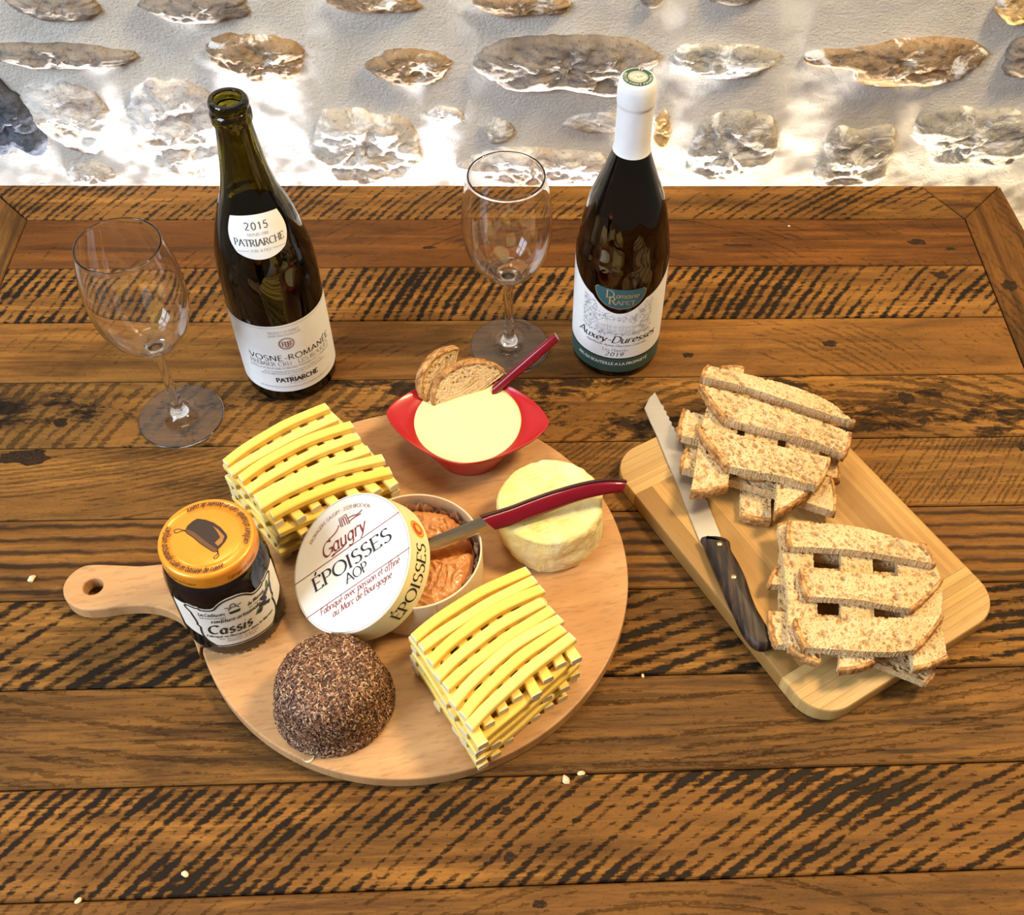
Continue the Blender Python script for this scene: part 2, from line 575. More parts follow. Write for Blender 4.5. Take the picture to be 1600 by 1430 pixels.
def put(vf, fn, name, mat, parent):
    return obj(name, [fn(x, y) for x, y in vf[0]], vf[1], mat, parent)


def poly2(pts):
    return list(pts), [tuple(range(len(pts)))]


INK = plain('ink_black', (0.015, 0.013, 0.012), 0.6)
INK_GREY = plain('ink_grey', (0.20, 0.19, 0.19), 0.6)
INK_RED = plain('ink_red_brown', (0.24, 0.03, 0.025), 0.6)
INK_GOLD = plain('ink_gold', (0.45, 0.33, 0.14), 0.45)
PAPER = plain('label_paper', (0.86, 0.85, 0.83), 0.55)

# ------------------------------------------------------------------ the setting
YW = 0.488
m = NT('lime_plaster')
nz = m.noise(m.map((22, 22, 22)), 1.0, 6, 0.6)
fine = m.noise(m.map((260, 260, 330)), 1.0, 5, 0.7)
PLASTER = m.set(color=m.mix(m.ramp(nz, [(0.35, 0.0), (0.7, 1.0)]), (0.80, 0.75, 0.67), (0.70, 0.63, 0.54)), rough=0.95, spec=0.08,
                normal=m.bump(fine, 1.0, 0.004))


def stone_mat(name, a, b, c, smear=0.0, seed=0.0):
    m = NT(name)
    v = m.map((1, 1, 1), (seed, seed*2, seed*3))
    n1 = m.noise(m.map((26, 26, 26), src=v), 1.0, 7, 0.7, 0.6)
    n2 = m.noise(m.map((9, 9, 15), src=v), 1.0, 4, 0.6, 1.0)
    n3 = m.noise(m.map((180, 180, 180), src=v), 1.0, 4, 0.75)
    col = m.mix(m.ramp(n1, [(0.36, 0.0), (0.64, 1.0)]), a, b)
    col = m.mix(m.ramp(n2, [(0.50, 0.0), (0.68, 0.85)]), col, c)
    col = m.mix(m.ramp(n3, [(0.53, 0.0), (0.70, 0.75)]), col, tuple(x*0.30 for x in a))
    if smear:
        ns = m.noise(m.map((20, 20, 34), (3, 1, 2), src=v), 1.0, 6, 0.7, 1.2)
        col = m.mix(m.ramp(ns, [(0.56-0.16*smear, 0.0), (0.62-0.10*smear, 0.95)]), col, (0.74, 0.70, 0.64))
    h = m.math('ADD', m.math('MULTIPLY', n1, 0.7), m.math('MULTIPLY', n3, 0.4))
    return m.set(color=col, rough=0.95, spec=0.08, normal=m.bump(h, 0.8, 0.005))


ST = dict(
    g=stone_mat('stone_grey_brown', (0.22, 0.18, 0.145), (0.34, 0.28, 0.22), (0.16, 0.13, 0.11), 0.0, 1.0),
    b=stone_mat('stone_brown', (0.24, 0.15, 0.08), (0.36, 0.25, 0.15), (0.15, 0.10, 0.07), 0.12, 2.3),
    s=stone_mat('stone_slate', (0.07, 0.075, 0.09), (0.13, 0.14, 0.165), (0.05, 0.05, 0.06), 0.0, 4.1),
    t=stone_mat('stone_tan', (0.44, 0.37, 0.29), (0.55, 0.49, 0.41), (0.36, 0.26, 0.15), 0.42, 5.2),
    p=stone_mat('stone_pale', (0.40, 0.37, 0.37), (0.55, 0.49, 0.42), (0.42, 0.27, 0.12), 0.75, 6.7),
    l=stone_mat('stone_light_grey', (0.36, 0.33, 0.28), (0.47, 0.43, 0.36), (0.25, 0.22, 0.18), 0.25, 8.4),
    o=stone_mat('stone_ochre', (0.50, 0.30, 0.10), (0.58, 0.40, 0.20), (0.36, 0.22, 0.10), 0.1, 9.9))
# x, z, half width, half height, protrusion, material, outline (r at 8 directions from +x ccw)
R8 = [1, .85, 1, .85, 1, .85, 1, .85]
STONES = [
 (-.448, .187, .046, .017, .020, 'g', [1, .85, 1, .9, .95, .8, 1, .95]), (-.309, .187, .058, .018, .020, 'g', [.95, .9, 1, .9, 1, .8, 1, .8]),
 (-.135, .195, .047, .014, .018, 'b', [.9, .9, 1, .9, 1, .8, .9, 1]), (.016, .193, .051, .014, .018, 'b', R8),
 (-.459, .132, .078, .0165, .022, 'g', [1, .75, .95, .95, 1, .8, .9, .95]), (-.259, .129, .050, .030, .026, 'b', [.95, 1.0, .9, 1.1, 1, .55, .9, .95]),
 (-.105, .121, .046, .023, .022, 'b', [.95, 1.0, .95, .8, 1, .75, 1, .75]), (-.541, .057, .036, .050, .030, 's', [.9, .75, 1, 1.1, 1, 1.1, .75, 1.05]),
 (-.474, .056, .046, .047, .016, 'p', [.95, .85, .95, 1.0, 1, .8, 1, .9]), (-.365, .041, .053, .073, .022, 'p', [.95, .95, .95, .85, .9, .9, 1, .95]),
 (-.164, .019, .063, .056, .024, 't', [1, .95, .95, .95, .95, .9, 1, 1.0]), (.059, .124, .099, .040, .026, 'g', [.95, .95, 1, .85, 1, .85, .75, 1.0]),
 (.228, .131, .060, .023, .018, 'l', [1, .9, .8, 1.0, .9, .9, .95, .9]), (.413, .133, .099, .030, .022, 'b', [1, 1.0, .85, .6, 1, .55, 1.1, .95]),
 (.566, .137, .036, .026, .020, 'g', [1, 1, .9, 1, .9, 1, .9, 1]), (.534, .197, .030, .021, .020, 'o', R8),
 (.146, .201, .012, .010, .014, 'g', R8), (.229, .205, .031, .010, .014, 'g', R8),
 (.252, .017, .056, .056, .022, 'l', [.95, .95, .95, .9, .85, 1.0, .9, .75]), (.399, .006, .046, .050, .020, 'l', [.95, 1, .8, 1, .8, 1.0, .9, .95]),
 (.534, .034, .082, .046, .022, 'l', [1, .85, .95, .95, .85, .75, .8, .95]), (.172, .044, .012, .027, .012, 'o', [.8, .6, 1, .8, .7, .9, 1, .9]),
 (.031, -.009, .092, .030, .020, 'p', [1, .9, .9, .9, 1, .9, .9, .9]), (-.474, -.020, .028, .018, .012, 't', R8), (-.013, .041, .018, .017, .012, 'l', R8),
 (-.070, .060, .022, .012, .008, 'p', R8), (.100, .052, .040, .014, .009, 'p', R8)]

rnd = random.Random(4)


def fbm(x, y, z, o=4):
    return noise.fractal(Vector((x, y, z)), 1.0, 2.0, o)


xs = list(np.linspace(-1.6, -.64, 9))+list(np.arange(-.63, .70, .0034))+list(np.linspace(.71, 1.6, 9))
zs = list(np.linspace(-.76, -.14, 7))+list(np.arange(-.13, .225, .0034))+list(np.linspace(.235, 1.7, 13))
V, Fc = [], []
for z in zs:
    for x in xs:
        h = 0.0022*fbm(x*6, 3.1, z*8, 3)+0.0007*fbm(x*40, 1.7, z*40, 3)
        for (sx, sz, hw, hh, pr, _, _) in STONES:
            dx, dz = (x-sx)/(hw*1.35), (z-sz)/(hh*1.45)
            d2 = dx*dx+dz*dz
            if d2 < 1.0:
                h += 0.12*pr*(1-d2)**2
        V.append((x, YW-h, z))
nx = len(xs)
for j in range(len(zs)-1):
    for i in range(nx-1):
        a = j*nx+i
        Fc.append((a, a+1, a+nx+1, a+nx))
wall = obj('wall_back', V, Fc, PLASTER, None, 'all')
wall['kind'] = 'structure'

for si, (sx, sz, hw, hh, pr, mt, R) in enumerate(STONES):
    NR, NA = 22, 84
    V = [(0, -pr*1.05-0.002*fbm(si*3.1, 0, 0), 0)]
    Fc = []
    for i in range(1, NR+1):
        rho = i/NR
        for k in range(NA):
            a = 2*pi*k/NA
            u = a/(2*pi)*8
            k0 = int(u) % 8; t = u-int(u); t = t*t*(3-2*t)
            rr = R[k0]*(1-t)+R[(k0+1) % 8]*t
            ca, sa = math.cos(a), math.sin(a)
            sq = 1.0/max(abs(ca)**3+abs(sa)**3, 1e-6)**(1/3)
            rr *= sq*(1+0.16*fbm(ca*1.3+si*5.3, sa*1.3, si, 3)+0.06*fbm(ca*5+si, sa*5, si*2, 2))
            px, pz = hw*rr*rho*ca, hh*rr*rho*sa
            prof = (1-rho**5)**0.55 if rho < 1 else 0
            nn = fbm((sx+px)*28, si*2.2, (sz+pz)*34, 4)
            rg = 1-2*abs(fbm((sx+px)*55, si*7, (sz+pz)*70, 3))
            h = pr*.50*(prof*(0.95+0.50*nn+0.14*rg)+0.15*(1-rho))
            if i == NR: h = -0.008
            V.append((px, -h, pz))
    for k in range(NA):
        Fc.append((0, 1+k, 1+(k+1) % NA))
        for i in range(NR-1):
            a0, b0 = 1+i*NA+k, 1+i*NA+(k+1) % NA
            Fc.append((a0, a0+NA, b0+NA, b0))
    obj('stone', V, Fc, ST[mt], wall, 'all', (sx, YW, sz))

fl = obj('floor', [(-2.2, -2.2, -.76), (2.2, -2.2, -.76), (2.2, YW, -.76), (-2.2, YW, -.76)], [(0, 1, 2, 3)],
         plain('floor_terracotta', (0.32, 0.20, 0.13), 0.6))
fl['kind'] = 'structure'

# ------------------------------------------------------------------ the table
table = thing('dining_table', 'reclaimed dark wooden plank table with a mitred board frame', 'table', (0, 0, -.76))
TH = 0.03
XL, XR, XLo, XRo = -.5135, .5065, -.571, .566


def plank(name, y0, y1, mat, x0=XL, x1=XR):
    yc = (y0+y1)/2
    V, Fc = box_v(x0+.0004, x1-.0004, y0-yc+.0006, y1-yc-.0006, -TH, 0, .0011)
    o = obj(name, V, Fc, mat, table)
    o.location = (0, yc, .76)
    return o


W = {}
defs = [
 (.309, .385, dict(light=(0.1893, 0.0692, 0.0118), dark=(0.0750, 0.0254, 0.0045), saw=.15, streak=.45, mask=.62)),
 (.231, .309, dict(light=(0.3169, 0.1420, 0.0273), dark=(0.1187, 0.0476, 0.0091), saw=1.0, sawp=.0100, ctr=(.90, -.42), streak=.35, mask=.42)),
 (.152, .231, dict(light=(0.2729, 0.1165, 0.0210), dark=(0.1156, 0.0455, 0.0085), saw=.12, streak=.30, mask=.62)),
 (.073, .152, dict(light=(0.3257, 0.1456, 0.0277), dark=(0.1313, 0.0555, 0.0110), saw=.55, sawp=.012, ctr=(.30, -.35), blotch=.92, streak=.5, mask=.45)),
 (-.0057, .073, dict(light=(0.2905, 0.1310, 0.0260), dark=(0.1063, 0.0450, 0.0094), saw=.30, sawp=.005, ctr=(-.5, .7), streak=.7, mask=.5)),
 (-.085, -.0057, dict(light=(0.2641, 0.1128, 0.0210), dark=(0.1000, 0.0397, 0.0077), ribs=.8, streak=.5)),
 (-.164, -.085, dict(light=(0.3081, 0.1383, 0.0260), dark=(0.1125, 0.0466, 0.0091), saw=1.0, sawp=.0120, ctr=(.50, -1.05), ribs=.28, streak=.5, mask=.44)),
 (-.243, -.164, dict(light=(0.2245, 0.0983, 0.0193), dark=(0.0531, 0.0222, 0.0052), saw=.2, sawp=.010, ctr=(0, 2.0), streak=.8, mask=.5)),
 (-.322, -.243, dict(light=(0.2817, 0.1201, 0.0218), dark=(0.1063, 0.0413, 0.0075), saw=1.0, sawp=.0088, ctr=(.75, -.90), streak=.45, mask=.42)),
 (-.401, -.322, dict(light=(0.2553, 0.1092, 0.0202), dark=(0.1000, 0.0391, 0.0075), saw=.15, streak=.6, mask=.55)),
 (-.480, -.401, dict(light=(0.2641, 0.1128, 0.0210), dark=(0.0938, 0.0370, 0.0071), saw=.5, ctr=(.2, .3), streak=.6))]
for i, (a, b, kw) in enumerate(defs):
    plank('plank', a, b, table_wood('table_plank_wood', seed=i*1.37+.6, **kw))
YB, YBo, YF, YFo = .385, .4426, -.480, -.538
RAIL = table_wood('table_rail_wood', (0.3169, 0.1420, 0.0277), (0.1187, 0.0503, 0.0097), 7.7, saw=.9, sawp=.0085, ctr=(.95, -.40), streak=.4, mask=.47)
RAILD = table_wood('table_end_rail_wood', (0.1629, 0.0655, 0.0118), (0.0625, 0.0244, 0.0049), 3.2, saw=.12, streak=.5, mask=.6, along='y')


def slab(name, pts, mat):
    V, Fc = plate([pts], [(-TH, .001), (-TH+.001, 0), (-.0011, 0), (0, .0011)])
    o = obj(name, V, Fc, mat, table)
    o.location = (0, 0, .76)
    return o


e = .0005
slab('frame_board', [(XL+e, YB+e), (.505, YB+e), (.4690, YBo), (XLo+.002, YBo)], RAIL)
slab('corner_wedge', [(.5068, YB+.0008), (.562, YBo), (.4702, YBo)], table_wood('table_wedge_wood', (0.2113, 0.0910, 0.0176), (0.0813, 0.0317, 0.0065), 5.1, streak=.5, blotch=.4))
slab('frame_board', [(XR+e, YF), (XRo, YFo), (XRo+.003, .36), (XRo-.003, YBo-.001), (XR+.0012, YB+.001)], RAILD)
slab('frame_board', [(XLo, YFo), (XL-e, YF), (XL-e, YB), (XLo, YBo-.001)], table_wood('table_left_end_wood', (0.2289, 0.1019, 0.0193), (0.0875, 0.0350, 0.0065), 9.2, streak=.5, along='y'))
slab('frame_board', [(XLo+.001, YFo), (XRo-.001, YFo), (XR, YF-e), (XL, YF-e)], RAIL)
DARK = table_wood('table_leg_wood', (0.1761, 0.0728, 0.0143), (0.0625, 0.0264, 0.0059), 2.0, streak=.4)
for sx in (-.50, .50):
    for sy in (-.46, .35):
        V, Fc = box_v(sx-.04, sx+.04, sy-.04, sy+.04, 0, .73, .003)
        obj('leg', V, Fc, DARK, table)
for y0, y1 in ((-.49, -.47), (.36, .38)):
    V, Fc = box_v(-.46, .46, y0, y1, .65, .73, .001)
    obj('apron', V, Fc, DARK, table)

kn_m = NT('wood_knot')
kv = kn_m.noise(kn_m.map((330, 420, 1)), 1.0, 5, 0.75)
KNOT = kn_m.set(color=kn_m.ramp(kv, [(0.40, (0.008, 0.004, 0.0015)), (0.60, (0.045, 0.020, 0.006)), (0.72, (0.14, 0.065, 0.018))]), rough=0.6, spec=0.15, normal=kn_m.bump(kv, 0.8, 0.001))
for ki, (kx, ky, ka, kb) in enumerate([(.4435, .3459, .011, .0042), (.4769, .3344, .006, .0022), (.4558, .2930, .008, .0060), (.3179, .1941, .0075, .0042), (.1740, .1799, .0055, .0034), (.5263, .2769, .0075, .0085),
        (.3779, .1213, .0090, .0075), (-.0071, -.2696, .0042, .0030), (-.0054, -.3022, .0045, .0032), (.0151, -.3350, .0050, .0030), (.4743, .0599, .0050, .0042), (-.4099, .1025, .0065, .0050),
        (-.4311, .0625, .022, .0085), (.2428, .3414, .016, .0013), (-.0863, .3386, .007, .0022)]):
    NK = 30
    ring1, ring2 = [], []
    for k in range(NK):
        a = 2*pi*k/NK
        w = 1+.42*fbm(math.cos(a)*1.6+ki*3, math.sin(a)*1.6, ki, 4)
        ring1.append((ka*w*math.cos(a), kb*w*math.sin(a), .0001)); ring2.append((ka*w*.8*math.cos(a), kb*w*.8*math.sin(a), .00022))
    V = ring1+ring2+[(0, 0, .00012)]
    Fc = [(k, (k+1) % NK, NK+(k+1) % NK, NK+k) for k in range(NK)]+[(NK+k, NK+(k+1) % NK, 2*NK) for k in range(NK)]
    o = obj('knot', V, Fc, KNOT, table, 'all', (kx, ky, .76))

# ------------------------------------------------------------------ round beech board with a handle
BT = 0.014
beech = pale_wood('beech_wood', (0.56, 0.315, 0.135), (0.43, 0.215, 0.080), 7, 45, rad(-12), 0.45, 0.5)
bc, bR = (-.0800, -.0749), .1743
board = thing('round_cheese_board', 'round pale beech serving board with a short pierced handle, under the cheeses', 'cutting board', (bc[0], bc[1], 0))
xc = -.2431
th0 = math.atan2(-.0186-bc[1], xc-bc[0]); th1 = math.atan2(-.1444-bc[1], xc-bc[0])
a_lo, a_hi = th1, th0  # th1 negative, th0 positive
arcp = [(bR*math.cos(a_lo+(a_hi-a_lo)*i/150), bR*math.sin(a_lo+(a_hi-a_lo)*i/150)) for i in range(151)]
LV = [(0, .0015), (.0015, 0), (BT-.0012, 0), (BT-.0003, .0005), (BT, .0014)]
V, Fc = plate([arcp], LV, [[1.0]*150+[0.0]])
obj('board_disc', V, Fc, beech, board)
hl = [(-.2431, -.0186), (-.248, -.0292), (-.2539, -.0400), (-.2618, -.0497), (-.2702, -.0560), (-.2814, -.0602), (-.3028, -.0625), (-.3191, -.0615), (-.3407, -.0604),
      (-.3509, -.0628), (-.3582, -.0710), (-.3605, -.0810), (-.3568, -.0915), (-.3498, -.0985), (-.3397, -.1027), (-.3262, -.1027), (-.311, -.1006), (-.2955, -.1000),
      (-.2814, -.1025), (-.2702, -.1071), (-.2618, -.1133), (-.2539, -.1231), (-.248, -.1338), (-.2431, -.1444)]
hl = catmull(hl, 4)
hl = [(x-bc[0], y-bc[1]) for x, y in hl]
hole = [(-.3369-bc[0]+.0077*math.cos(-2*pi*i/32), -.0813-bc[1]+.0075*math.sin(-2*pi*i/32)) for i in range(32)]
V, Fc = plate([hl, hole], LV, [[1.0]*(len(hl)-1)+[0.0], [1.0]*32])
obj('handle', V, Fc, beech, board)

# ------------------------------------------------------------------ rectangular bamboo board
RT = 0.017
U = Vector((.4955, -.8686)); Wv = Vector((.8686, .4955))
bb = thing('bamboo_board', 'rectangular bamboo cutting board with rounded corners, under the bread', 'cutting board', (.2425, -.0407, 0))
bam = pale_wood('bamboo', (0.58, 0.35, 0.115), (0.43, 0.225, 0.060), 3, 190, 0.0, 0.5, 0.42, 0.95)
bam2 = pale_wood('bamboo_end', (0.64, 0.42, 0.16), (0.50, 0.29, 0.092), 190, 3, 0.0, 0.45, 0.42, 0.7)
HL, HW, CR = .1470, .0991, .030


def rrect(n=9):
    P = []
    for cx, cy, a0 in ((HL-CR, HW-CR, 0), (-HL+CR, HW-CR, 90), (-HL+CR, -HW+CR, 180), (HL-CR, -HW+CR, 270)):
        P += [(cx+CR*math.cos(rad(a0+90*i/n)), cy+CR*math.sin(rad(a0+90*i/n))) for i in range(n+1)]
    return P


def clip(P, ax, lim, keep_less):
    out = []
    n = len(P)
    s = 1 if keep_less else -1
    for i in range(n):
        p, q = P[i], P[(i+1) % n]
        fp, fq = s*(p[ax]-lim), s*(q[ax]-lim)
        if fp <= 1e-9: out.append(p)
        if (fp < -1e-9 and fq > 1e-9) or (fp > 1e-9 and fq < -1e-9):
            t = fp/(fp-fq)
            out.append((p[0]+(q[0]-p[0])*t, p[1]+(q[1]-p[1])*t))
    return out


def strip(u0, u1, w0, w1, mat):
    P = clip(clip(clip(clip(rrect(), 0, u0, False), 0, u1, True), 1, w0, False), 1, w1, True)
    Q = [P[0]]
    for p in P[1:]:
        if math.dist(p, Q[-1]) > 1e-6: Q.append(p)
    if math.dist(Q[0], Q[-1]) < 1e-6: Q.pop()
    wgt = []
    for i in range(len(Q)):
        a, b = Q[i], Q[(i+1) % len(Q)]
        cut = any(abs(a[k]-l) < 1e-6 and abs(b[k]-l) < 1e-6 for k, l in ((0, u0), (0, u1), (1, w0), (1, w1)))
        wgt.append(0.05 if cut else 1.0)
    V, Fc = plate([Q], [(0, .0014), (.0014, 0), (RT-.0022, 0), (RT-.0010, .0003), (RT-.0003, .0008), (RT, .0016)], [wgt])
    o = obj('bamboo_strip', V, Fc, mat, bb, 25)
    o.rotation_euler = (0, 0, math.atan2(U.y, U.x))
    return o


E1, E2 = -HL+.0445, HL-.0460
cuts = [0, .0098, .0165, .0228, .0300, .0368, .0445]
for i in range(6):
    strip(-HL+cuts[i]-(.001 if i == 0 else 0), -HL+cuts[i+1], -1, 1, bam2)
    strip(HL-cuts[i+1]*1.033, HL-cuts[i]*1.033+(.001 if i == 0 else 0), -1, 1, bam2)
NS = 22
for i in range(NS):
    strip(E1, E2, -HW*1.001+2*HW*i/NS, -HW+2*HW*(i+1)/NS+(.001 if i == NS-1 else 0), bam)

# ------------------------------------------------------------------ wine bottles
CAMXY = (CAM_POS[0], CAM_POS[1])


def face_az(p):
    return math.atan2(CAMXY[1]-p[1], CAMXY[0]-p[0])


def interp(prof, z):
    for (r0, z0), (r1, z1) in zip(prof, prof[1:]):
        if z0 <= z <= z1 and z1 > z0:
            return r0+(r1-r0)*(z-z0)/(z1-z0)
    return prof[-1][0]


def wrap(az, prof, eps):
    """plane lettering (x along the arc at the reference radius, y = height) -> shell of a turned body"""
    def fn(x, y):
        r = interp(prof, y) if not isinstance(prof, float) else prof
        a = az+x/max(r, .005)
        return ((r+eps)*math.cos(a), (r+eps)*math.sin(a), y)
    return fn


def wrap_poly(outline, fn, name, mat, parent, step=.0022):
    """a label: grid cells inside the outline, wrapped; outline as [(z, x_left, x_right)...]"""
    V, Fc = [], []
    N = 40
    for z, xl, xr in outline:
        for i in range(N+1):
            V.append(fn(xl+(xr-xl)*i/N, z))
    for j in range(len(outline)-1):
        for i in range(N):
            a = j*(N+1)+i
            Fc.append((a, a+1, a+N+2, a+N+1))
    return obj(name, V, Fc, mat, parent, 'all')


BLP = (-.2089, .1651, 0.0)
BRP = (.1013, .1914, 0.0)
body = [(.036, 0), (.0395, .001), (.0413, .004), (.0419, .010), (.0421, .03), (.0421, .10), (.0419, .132)]
profL = smooth_prof(body+[(.0408, .148), (.0387, .163), (.0335, .185), (.0284, .2015), (.0228, .217), (.0188, .236), (.0166, .253), (.0149, .268), (.0141, .2775)], 4)
lipL = [(.0141, .2800), (.0152, .2806), (.0158, .2825), (.0158, .2885), (.0152, .2903), (.0143, .2912), (.0143, .2922), (.0150, .2932), (.0153, .2955), (.0150, .2982), (.0140, .2998),
        (.0125, .3003), (.0110, .2998), (.0102, .2980), (.0098, .294), (.0098, .275)]
innerL = [(.0102, .262), (.0128, .245), (.0158, .232), (.0198, .216), (.0252, .2012), (.0302, .184), (.0354, .162), (.0378, .145), (.0388, .13), (.0389, .02), (.036, .006), (.010, .012), (.0002, .014)]
bottle_glass = glass('bottle_glass_olive', (0.13, 0.115, 0.014), 0.0, 1.5)
botL = thing('red_wine_bottle', 'open dark green wine bottle with two white labels, right of the left wine glass', 'bottle', BLP)
V, Fc = lathe(profL+lipL+innerL, 96)
bt, bf = lathe([(.0002, .0), (.036, 0)], 96)
V, Fc = join((V, Fc), (bt, bf))
obj('bottle_glass', V, Fc, bottle_glass, botL, True)
wineL = [(.0002, .0138), (.0100, .0118), (.0362, .0058), (.0392, .02), (.0392, .13), (.0381, .145), (.0357, .162), (.0305, .184), (.0267, .197), (.0002, .197)]
V, Fc = lathe(wineL, 72)
obj('red_wine', V, Fc, plain('red_wine_dark', (0.012, 0.006, 0.003), 0.15), botL, True)
azL = face_az(BLP)
fL = wrap(azL, profL, .00025)
lab = wrap_poly([(.0162, -.0735, .0735)]+[(z, -.0735, .0735) for z in np.linspace(.02, .098, 8)]+[(.1008, -.0735, .0735)], fL, 'front_label', PAPER, botL)
gL = wrap(azL, profL, .00050)
bits = []


def L_(vf):
    bits.append(vf)


put(mv(text2d('VOSNE-ROMANÉE', .0066, 'sans', 'c', .14, .0820), .0035, .0578), gL, 'lettering', INK, lab)
L_(mv(text2d('PATRIARCHE', .0052, 'bold', 'c', .12, .0390), .003, .0296))
put(j2(*bits), gL, 'lettering', INK, lab)
bits = []
L_(mv(text2d('PREMIER CRU - LES ROUGES', .0048, 'light', 'c', .12, .0800), .002, .0510))
L_(mv(text2d('PRODUCT OF FRANCE', .0028, 'light', 'c', .1, .0270), 0, .0915))
L_(mv(text2d('GRAND VIN DE BOURGOGNE', .0022, 'light', 'c', .1, .0290), 0, .0880))
L_(mv(text2d('APPELLATION VOSNE ROMANÉE PREMIER CRU CONTROLÉE', .0024, 'light', 'c', .08, .0820), .002, .0466))
L_(mv(text2d('SELECTION PAR MAISON PATRIARCHE PERE ET FILS', .0019, 'light', 'c', .08, .0560), .002, .0424))
L_(mv(text2d('NEGOCIANTS ELEVEURS A BEAUNE COTE D\'OR FRANCE', .0019, 'light', 'c', .08, .0620), .002, .0396))
L_(mv(text2d('DEPUIS 1780', .0017, 'light', 'c', .1, .0150), .003, .0362))
L_(mv(text2d('PÈRE & FILS', .0018, 'light', 'c', .1, .0150), .003, .0262))
L_(mv(text2d('MIS EN BOUTEILLE A LA PROPRIETE PAR PATRIARCHE PERE ET FILS', .0019, 'light', 'c', .08, .0700), .002, .0218))
L_(lines2d([[(-.07+.14*i/40, .0985) for i in range(41)]], .0003))
L_(mv(lines2d([arc(0, 0, .0068, .0068, 0, 360, 40)], .0005), 0, .0783))
put(j2(*bits), gL, 'lettering', INK_GREY, lab)
bits = []
for t, dx, dy, s in (('P', -.0040, .0756, .0056), ('P', -.0016, .0742, .0056), ('F', .0008, .0752, .0056), ('F', .0030, .0760, .0048), ('A', -.0006, .0726, .0030), ('C', .0024, .0738, .0034)):
    L_(mv(text2d(t, s, 'serif', 'l'), dx, dy))
L_(mv(lines2d([arc(0, 0, .0060, .0060, 0, 360, 40)], .0004), 0, .0783))
put(j2(*bits), gL, 'crest', INK_RED, lab)
# neck label
azN = azL-rad(3)
fN = wrap(azN, profL, .00030)
out = []
for i in range(15):
    t = i/14
    z = .1722+(.2095-.1722)*t
    w = .0250-.0050*max(0, (t-.50)/.50)**1.5-.0050*max(0, (.42-t)/.42)**1.8
    out.append((z, -w, w))
# gently arched top and bottom edges
V, Fc = [], []
for z, xl, xr in out:
    for i in range(33):
        u = -1+2*i/32
        t = (z-.1722)/.0373
        zz = z+.0055*(1-t)*u*u-.0022*t*u*u
        V.append(fN(xl+(xr-xl)*i/32, zz))
for j in range(14):
    for i in range(32):
        a = j*33+i
        Fc.append((a, a+1, a+34, a+33))
nl = obj('neck_label', V, Fc, PAPER, botL, 'all')
gN = wrap(azN, profL, .00055)
put(j2(mv(text2d('2015', .0058, 'sans', 'c', .25, .0185), 0, .1980), mv(text2d('PATRIARCHE', .0056, 'serif', 'c', .08, .0410), 0, .1845)), gN, 'lettering', INK, nl)
put(j2(mv(text2d('DEPUIS 1780', .0022, 'light', 'c', .1, .0165), 0, .1930), mv(text2d('PÈRE & FILS', .0022, 'light', 'c', .1, .0155), 0, .1792),
       lines2d([[(-.020+.011*i/8, .1795+.0009*i/8) for i in range(9)], [(.009+.011*i/8, .1804-.0009*i/8) for i in range(9)]], .00025)), gN, 'lettering', INK_GREY, nl)

# ---- white wine bottle with capsule
profR = smooth_prof(body+[(.0402, .144), (.0378, .162), (.0325, .186), (.0280, .199), (.0232, .212), (.0190, .2245), (.0161, .234), (.0144, .242), (.0140, .262), (.0138, .29), (.0138, .300)], 4)
botR = thing('white_wine_bottle', 'sealed dark green wine bottle with a white capsule and scooped white label', 'bottle', BRP)
innerR = [(.0105, .3000), (.0105, .245), (.0130, .234), (.0160, .2235), (.0200, .211), (.0250, .198), (.0295, .184), (.0350, .160), (.0376, .142), (.0388, .13), (.0389, .02), (.036, .006), (.010, .012), (.0002, .014)]
V, Fc = join(lathe(profR+innerR, 96), (bt, bf))
obj('bottle_glass', V, Fc, glass('bottle_glass_brown_olive', (0.20, 0.145, 0.022), 0.0, 1.5), botR, True)
wineR = [(.0002, .0138), (.0100, .0118), (.0362, .0058), (.0392, .02), (.0392, .13), (.0379, .142), (.0353, .160), (.0298, .184), (.0253, .198), (.0203, .211), (.0163, .2235), (.0133, .234), (.0002, .236)]
V, Fc = lathe(wineR, 72)
obj('white_wine', V, Fc, glass('white_wine', (0.45, 0.32, 0.07), 0.02, 1.34), botR, True)
caps_m = plain('capsule_white', (0.80, 0.80, 0.82), 0.38, coat=0.2)
V, Fc = lathe([(.0160, .2362), (.0152, .2395), (.0149, .2480), (.0147, .2780), (.0148, .2800), (.0154, .2808), (.0156, .2830), (.0156, .2940), (.0153, .2965), (.0143, .3000), (.0136, .3018), (.0128, .3024), (.0122, .3022), (.0002, .3022)], 72)
caps = obj('capsule', V, Fc, caps_m, botR, True)
V, Fc = lathe([(.0119, .3023), (.0119, .3027), (.0116, .3028), (.0002, .3028)], 60)
disc = obj('capsule_seal', V, Fc, plain('seal_green', (0.012, 0.075, 0.042), 0.45), caps)
azR = face_az(BRP)
V = [(.0078*math.cos(2*pi*i/48), .0078*math.sin(2*pi*i/48), .30292) for i in range(48)]
em = poly2([(x, y) for x, y, _ in V])
cream = plain('emblem_cream', (0.55, 0.52, 0.42), 0.5)
up = azR+pi/2   # local frame: x right as seen, y away from the viewer


def top_fn(z):
    return lambda x, y: (x*math.cos(up)-y*math.sin(up), x*math.sin(up)+y*math.cos(up), z)


